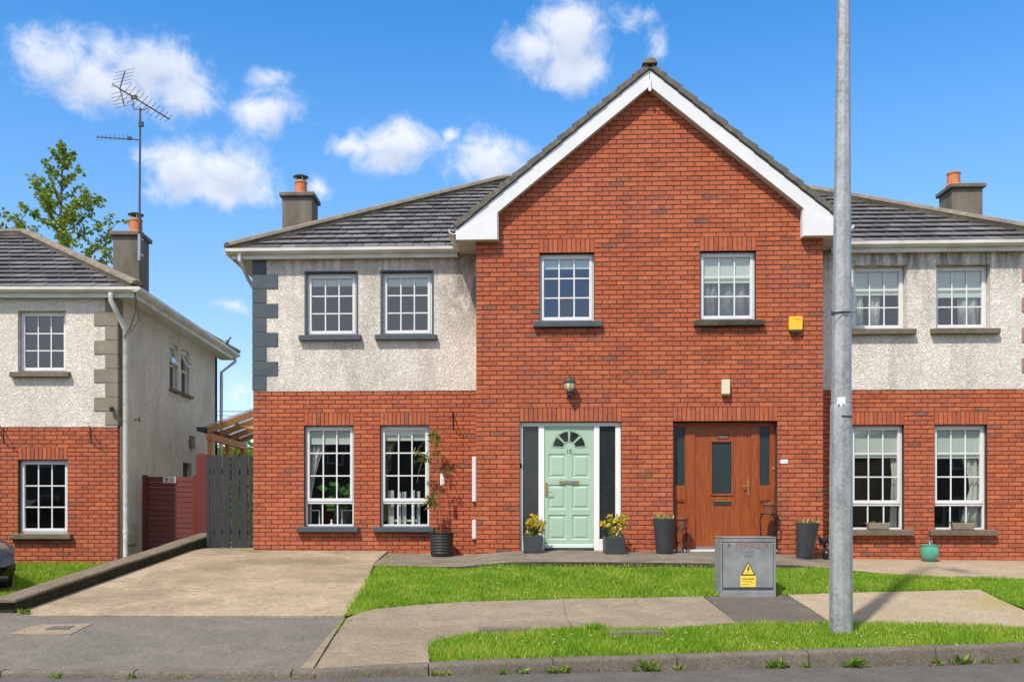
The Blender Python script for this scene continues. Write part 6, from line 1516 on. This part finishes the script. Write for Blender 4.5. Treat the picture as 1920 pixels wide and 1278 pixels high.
# ------------------------------------------------------------------ weeds, dead leaves, small grass tufts
def weeds():
    rs = random.Random(17); k = [0]
    def weed(x, y, n, s, lab, mat='leaf_weed', up=.8):
        q = pg(x, y); z = gz(*q)
        if y > 1240: q = (q[0], kerbY(q[0]) - .045); z = 0.0
        lf = MB()
        for i in range(n): a = rs.uniform(0, 6.28); lf.leaf((rs.gauss(0, s * .25), rs.gauss(0, s * .1), rs.uniform(0, .02)), (math.cos(a), math.sin(a) * .6, rs.uniform(.2, up * 2)), rs.uniform(.3, .8) * s, rs.uniform(.2, .42))
        o = lf.build('weed', mat, None, loc=(q[0], q[1], z), fix=False); tag(o, lab, 'weed', 'weeds along the kerb and walls')
    W = [(815, 1262, 14, .10, 'low weed at the joint where the verge starts'), (842, 1260, 8, .09, 'thin weed next to the first kerb joint'), (944, 1262, 10, .12, 'spiky weed below the left inspection cover'), (976, 1260, 16, .12, 'tufted weed right of the spiky weed'),
         (1040, 1258, 30, .15, 'leafy weed on the second kerb joint'), (1064, 1256, 14, .12, 'weed just right of the second kerb joint'), (1120, 1258, 7, .09, 'thin weed beside the yellow leaves'), (1190, 1258, 14, .10, 'low weed left of the large kerb weed'), (1216, 1252, 46, .19, 'large bushy weed against the kerb in the middle'),
         (1270, 1254, 9, .12, 'weed on the third kerb joint'), (1456, 1250, 34, .17, 'leafy weed against the kerb left of the lamp post'), (1513, 1248, 10, .11, 'small weed on the kerb joint left of the lamp post'), (1600, 1244, 42, .20, 'dandelion like weed against the kerb right of the lamp post'),
         (1750, 1242, 16, .12, 'low weed on the kerb joint at the right'), (1800, 1240, 34, .17, 'tall weed against the kerb at the right'), (1850, 1240, 14, .10, 'small weed near the right picture edge'), (1905, 1238, 14, .10, 'weed at the right end of the kerb'),
         (690, 1268, 8, .07, 'tiny weed at the dropped kerb'), (590, 1268, 8, .07, 'tiny weed at the pavement joint'), (105, 1272, 18, .10, 'weeds at the far left of the dropped kerb'), (240, 1273, 16, .08, 'low weeds along the dropped kerb left of centre'), (335, 1273, 10, .08, 'small weed on the dropped kerb joint')]
    for w in W: weed(*w)
    weed(46, 1151, 34, .13, 'green weed at the foot of the boundary wall end'); weed(257, 1066, 10, .08, 'small weed at the foot of the boundary wall midway')
    # grass tufts: wall foot, joints, path edge
    def tuft(pts, n, h, lab, mat='grass_verge'):
        lf = MB()
        for (x, y) in pts:
            q = pg(x, y); z = gz(*q)
            for i in range(n): lf.leaf((q[0] + rs.gauss(0, .04), q[1] + rs.gauss(0, .03), z), (rs.uniform(-.6, .6), rs.uniform(-.6, .6), 1), h * rs.uniform(.5, 1.2), .12)
        o = lf.build('grass_tuft', mat, None, fix=False); tag(o, lab, 'grass', None, 'stuff')
    tuft([(463, 1033), (470, 1034), (480, 1035), (490, 1035), (455, 1033)], 22, .05, 'grass growing at the foot of the brick corner by the gate')
    tuft([(648, 1163), (645, 1168), (640, 1176), (636, 1180)], 22, .05, 'grass in the upper end of the pavement joint'); tuft([(625, 1196), (618, 1205), (612, 1215), (606, 1225), (600, 1235), (590, 1250), (631, 1188)], 14, .03, 'grass in the lower end of the pavement joint')
    tuft([(726, 1053), (731, 1048), (738, 1044), (720, 1060), (745, 1044)], 14, .06, 'dry grass where the drive meets the path', 'leaf_pale')
    tuft([(x, 1063.5) for x in range(872, 1480, 13)], 9, .075, 'long grass left along the edge of the raised path', 'grass_lawn')
    tuft([(1113, 1180), (1120, 1180), (1128, 1181), (1105, 1181)], 45, .09, 'thick grass tuft spilling over the pavement'); tuft([(1562, 1187), (1590, 1188), (1577, 1190), (1600, 1183), (1553, 1183)], 24, .05, 'grass round the foot of the lamp post')
    # pebbles beside the tub
    mb = MB()
    for i in range(160):
        lx = rs.uniform(-3.8, -2.92); ly = rs.uniform(-.22, -.02); w = HW(lx, ly, 0); z = path_z(lx, ly, .84); r = rs.uniform(.008, .02)
        mb.lathe([(r * .6, -r * .4), (r, 0), (r * .6, r * .5)], (w.x, w.y, z + r * .2), 6)
    o = mb.build('pebbles', 'pave_light', None); tag(o, 'pebbles along the wall beside the black tub', 'pebbles', None, 'stuff')
    lf = MB()
    for i in range(170):
        x = rs.uniform(-3.5, 6.0); lf.leaf((x, kerbY(x) - rs.uniform(.035, .12), rs.uniform(.004, .012)), (rs.uniform(-1, 1), rs.uniform(-1, 1), .12), rs.uniform(.015, .05), .5, Vector((0, 0, 1)))
    o = lf.build('dead_leaves', 'dry_leaf', None, fix=False); tag(o, 'dead leaves gathered along the foot of the kerb', 'leaves', None, 'stuff')
    # daisies in the grass
    mb = MB()
    for i in range(70):
        x, y = (rs.uniform(830, 1900), rs.uniform(1190, 1215)) if i % 2 else (rs.uniform(720, 1600), rs.uniform(1072, 1125)); q = pg(x, y)
        z = gz(*q) + .035; mb.lathe([(.009, 0), (.009, .004)], (q[0], q[1], z), 6)
    o = mb.build('daisies', 'white_paint', None); tag(o, 'tiny white daisies scattered through the grass', 'flowers', None, 'stuff')
weeds()

# ------------------------------------------------------------------ houses across the street: only their reflections show in the windows
def opposite(cx, lab):
    B = empty('house_across_street', (cx, -11.0, 0)); tag(B, lab, 'house', 'houses across the street')
    MB().box(-6, 6, -8, 0, -.1, 2.9).build('lower_wall', 'chimney_render', B); MB().box(-6, 6, -7.99, -.01, 2.9, 5.3).build('upper_wall', 'chimney_render', B)
    MB().add([(-6.5, .5, 5.3), (6.5, .5, 5.3), (6.5, -8.5, 5.3), (-6.5, -8.5, 5.3), (-2, -4, 7.9), (2, -4, 7.9)], [(0, 1, 5, 4), (1, 2, 5), (2, 3, 4, 5), (3, 0, 4), (3, 2, 1, 0)]).build('roof', 'roof_tile', B)
    for x in (-4.8, -3.2, -1.0, 1.0, 3.2, 4.8):
        for z in (1.0, 3.6):
            if abs(x) == 1.0 and z == 1.0: continue
            f = MB(); frame_ring(f, x - .45, x + .45, z, z + 1.2, .06, .003, .05); w = f.build('window', 'upvc', B); MB().box(x - .4, x + .4, .002, .02, z + .05, z + 1.15).build('pane', 'dark_glass', w)
    for x in (-1.0, 1.0): MB().box(x - .45, x + .45, .002, .05, 0, 2.1).build('door', 'door_wood', B)
    for x in (-5.9, 5.3): c = MB().box(x, x + .6, -4.3, -3.7, 5.0, 8.2).build('chimney', 'chimney_render', B); MB().lathe([(.13, 8.2), (.11, 8.5)], (x + .3, -4, 0), 12).build('chimney_pot', 'terracotta', c)
opposite(-8.0, 'house across the street faintly mirrored in the left windows'); opposite(7.5, 'house across the street faintly mirrored in the right windows'); opposite(22.8, 'house farther along across the street mirrored in the rightmost windows'); opposite(-23.5, 'house farther along across the street mirrored in the left house windows')
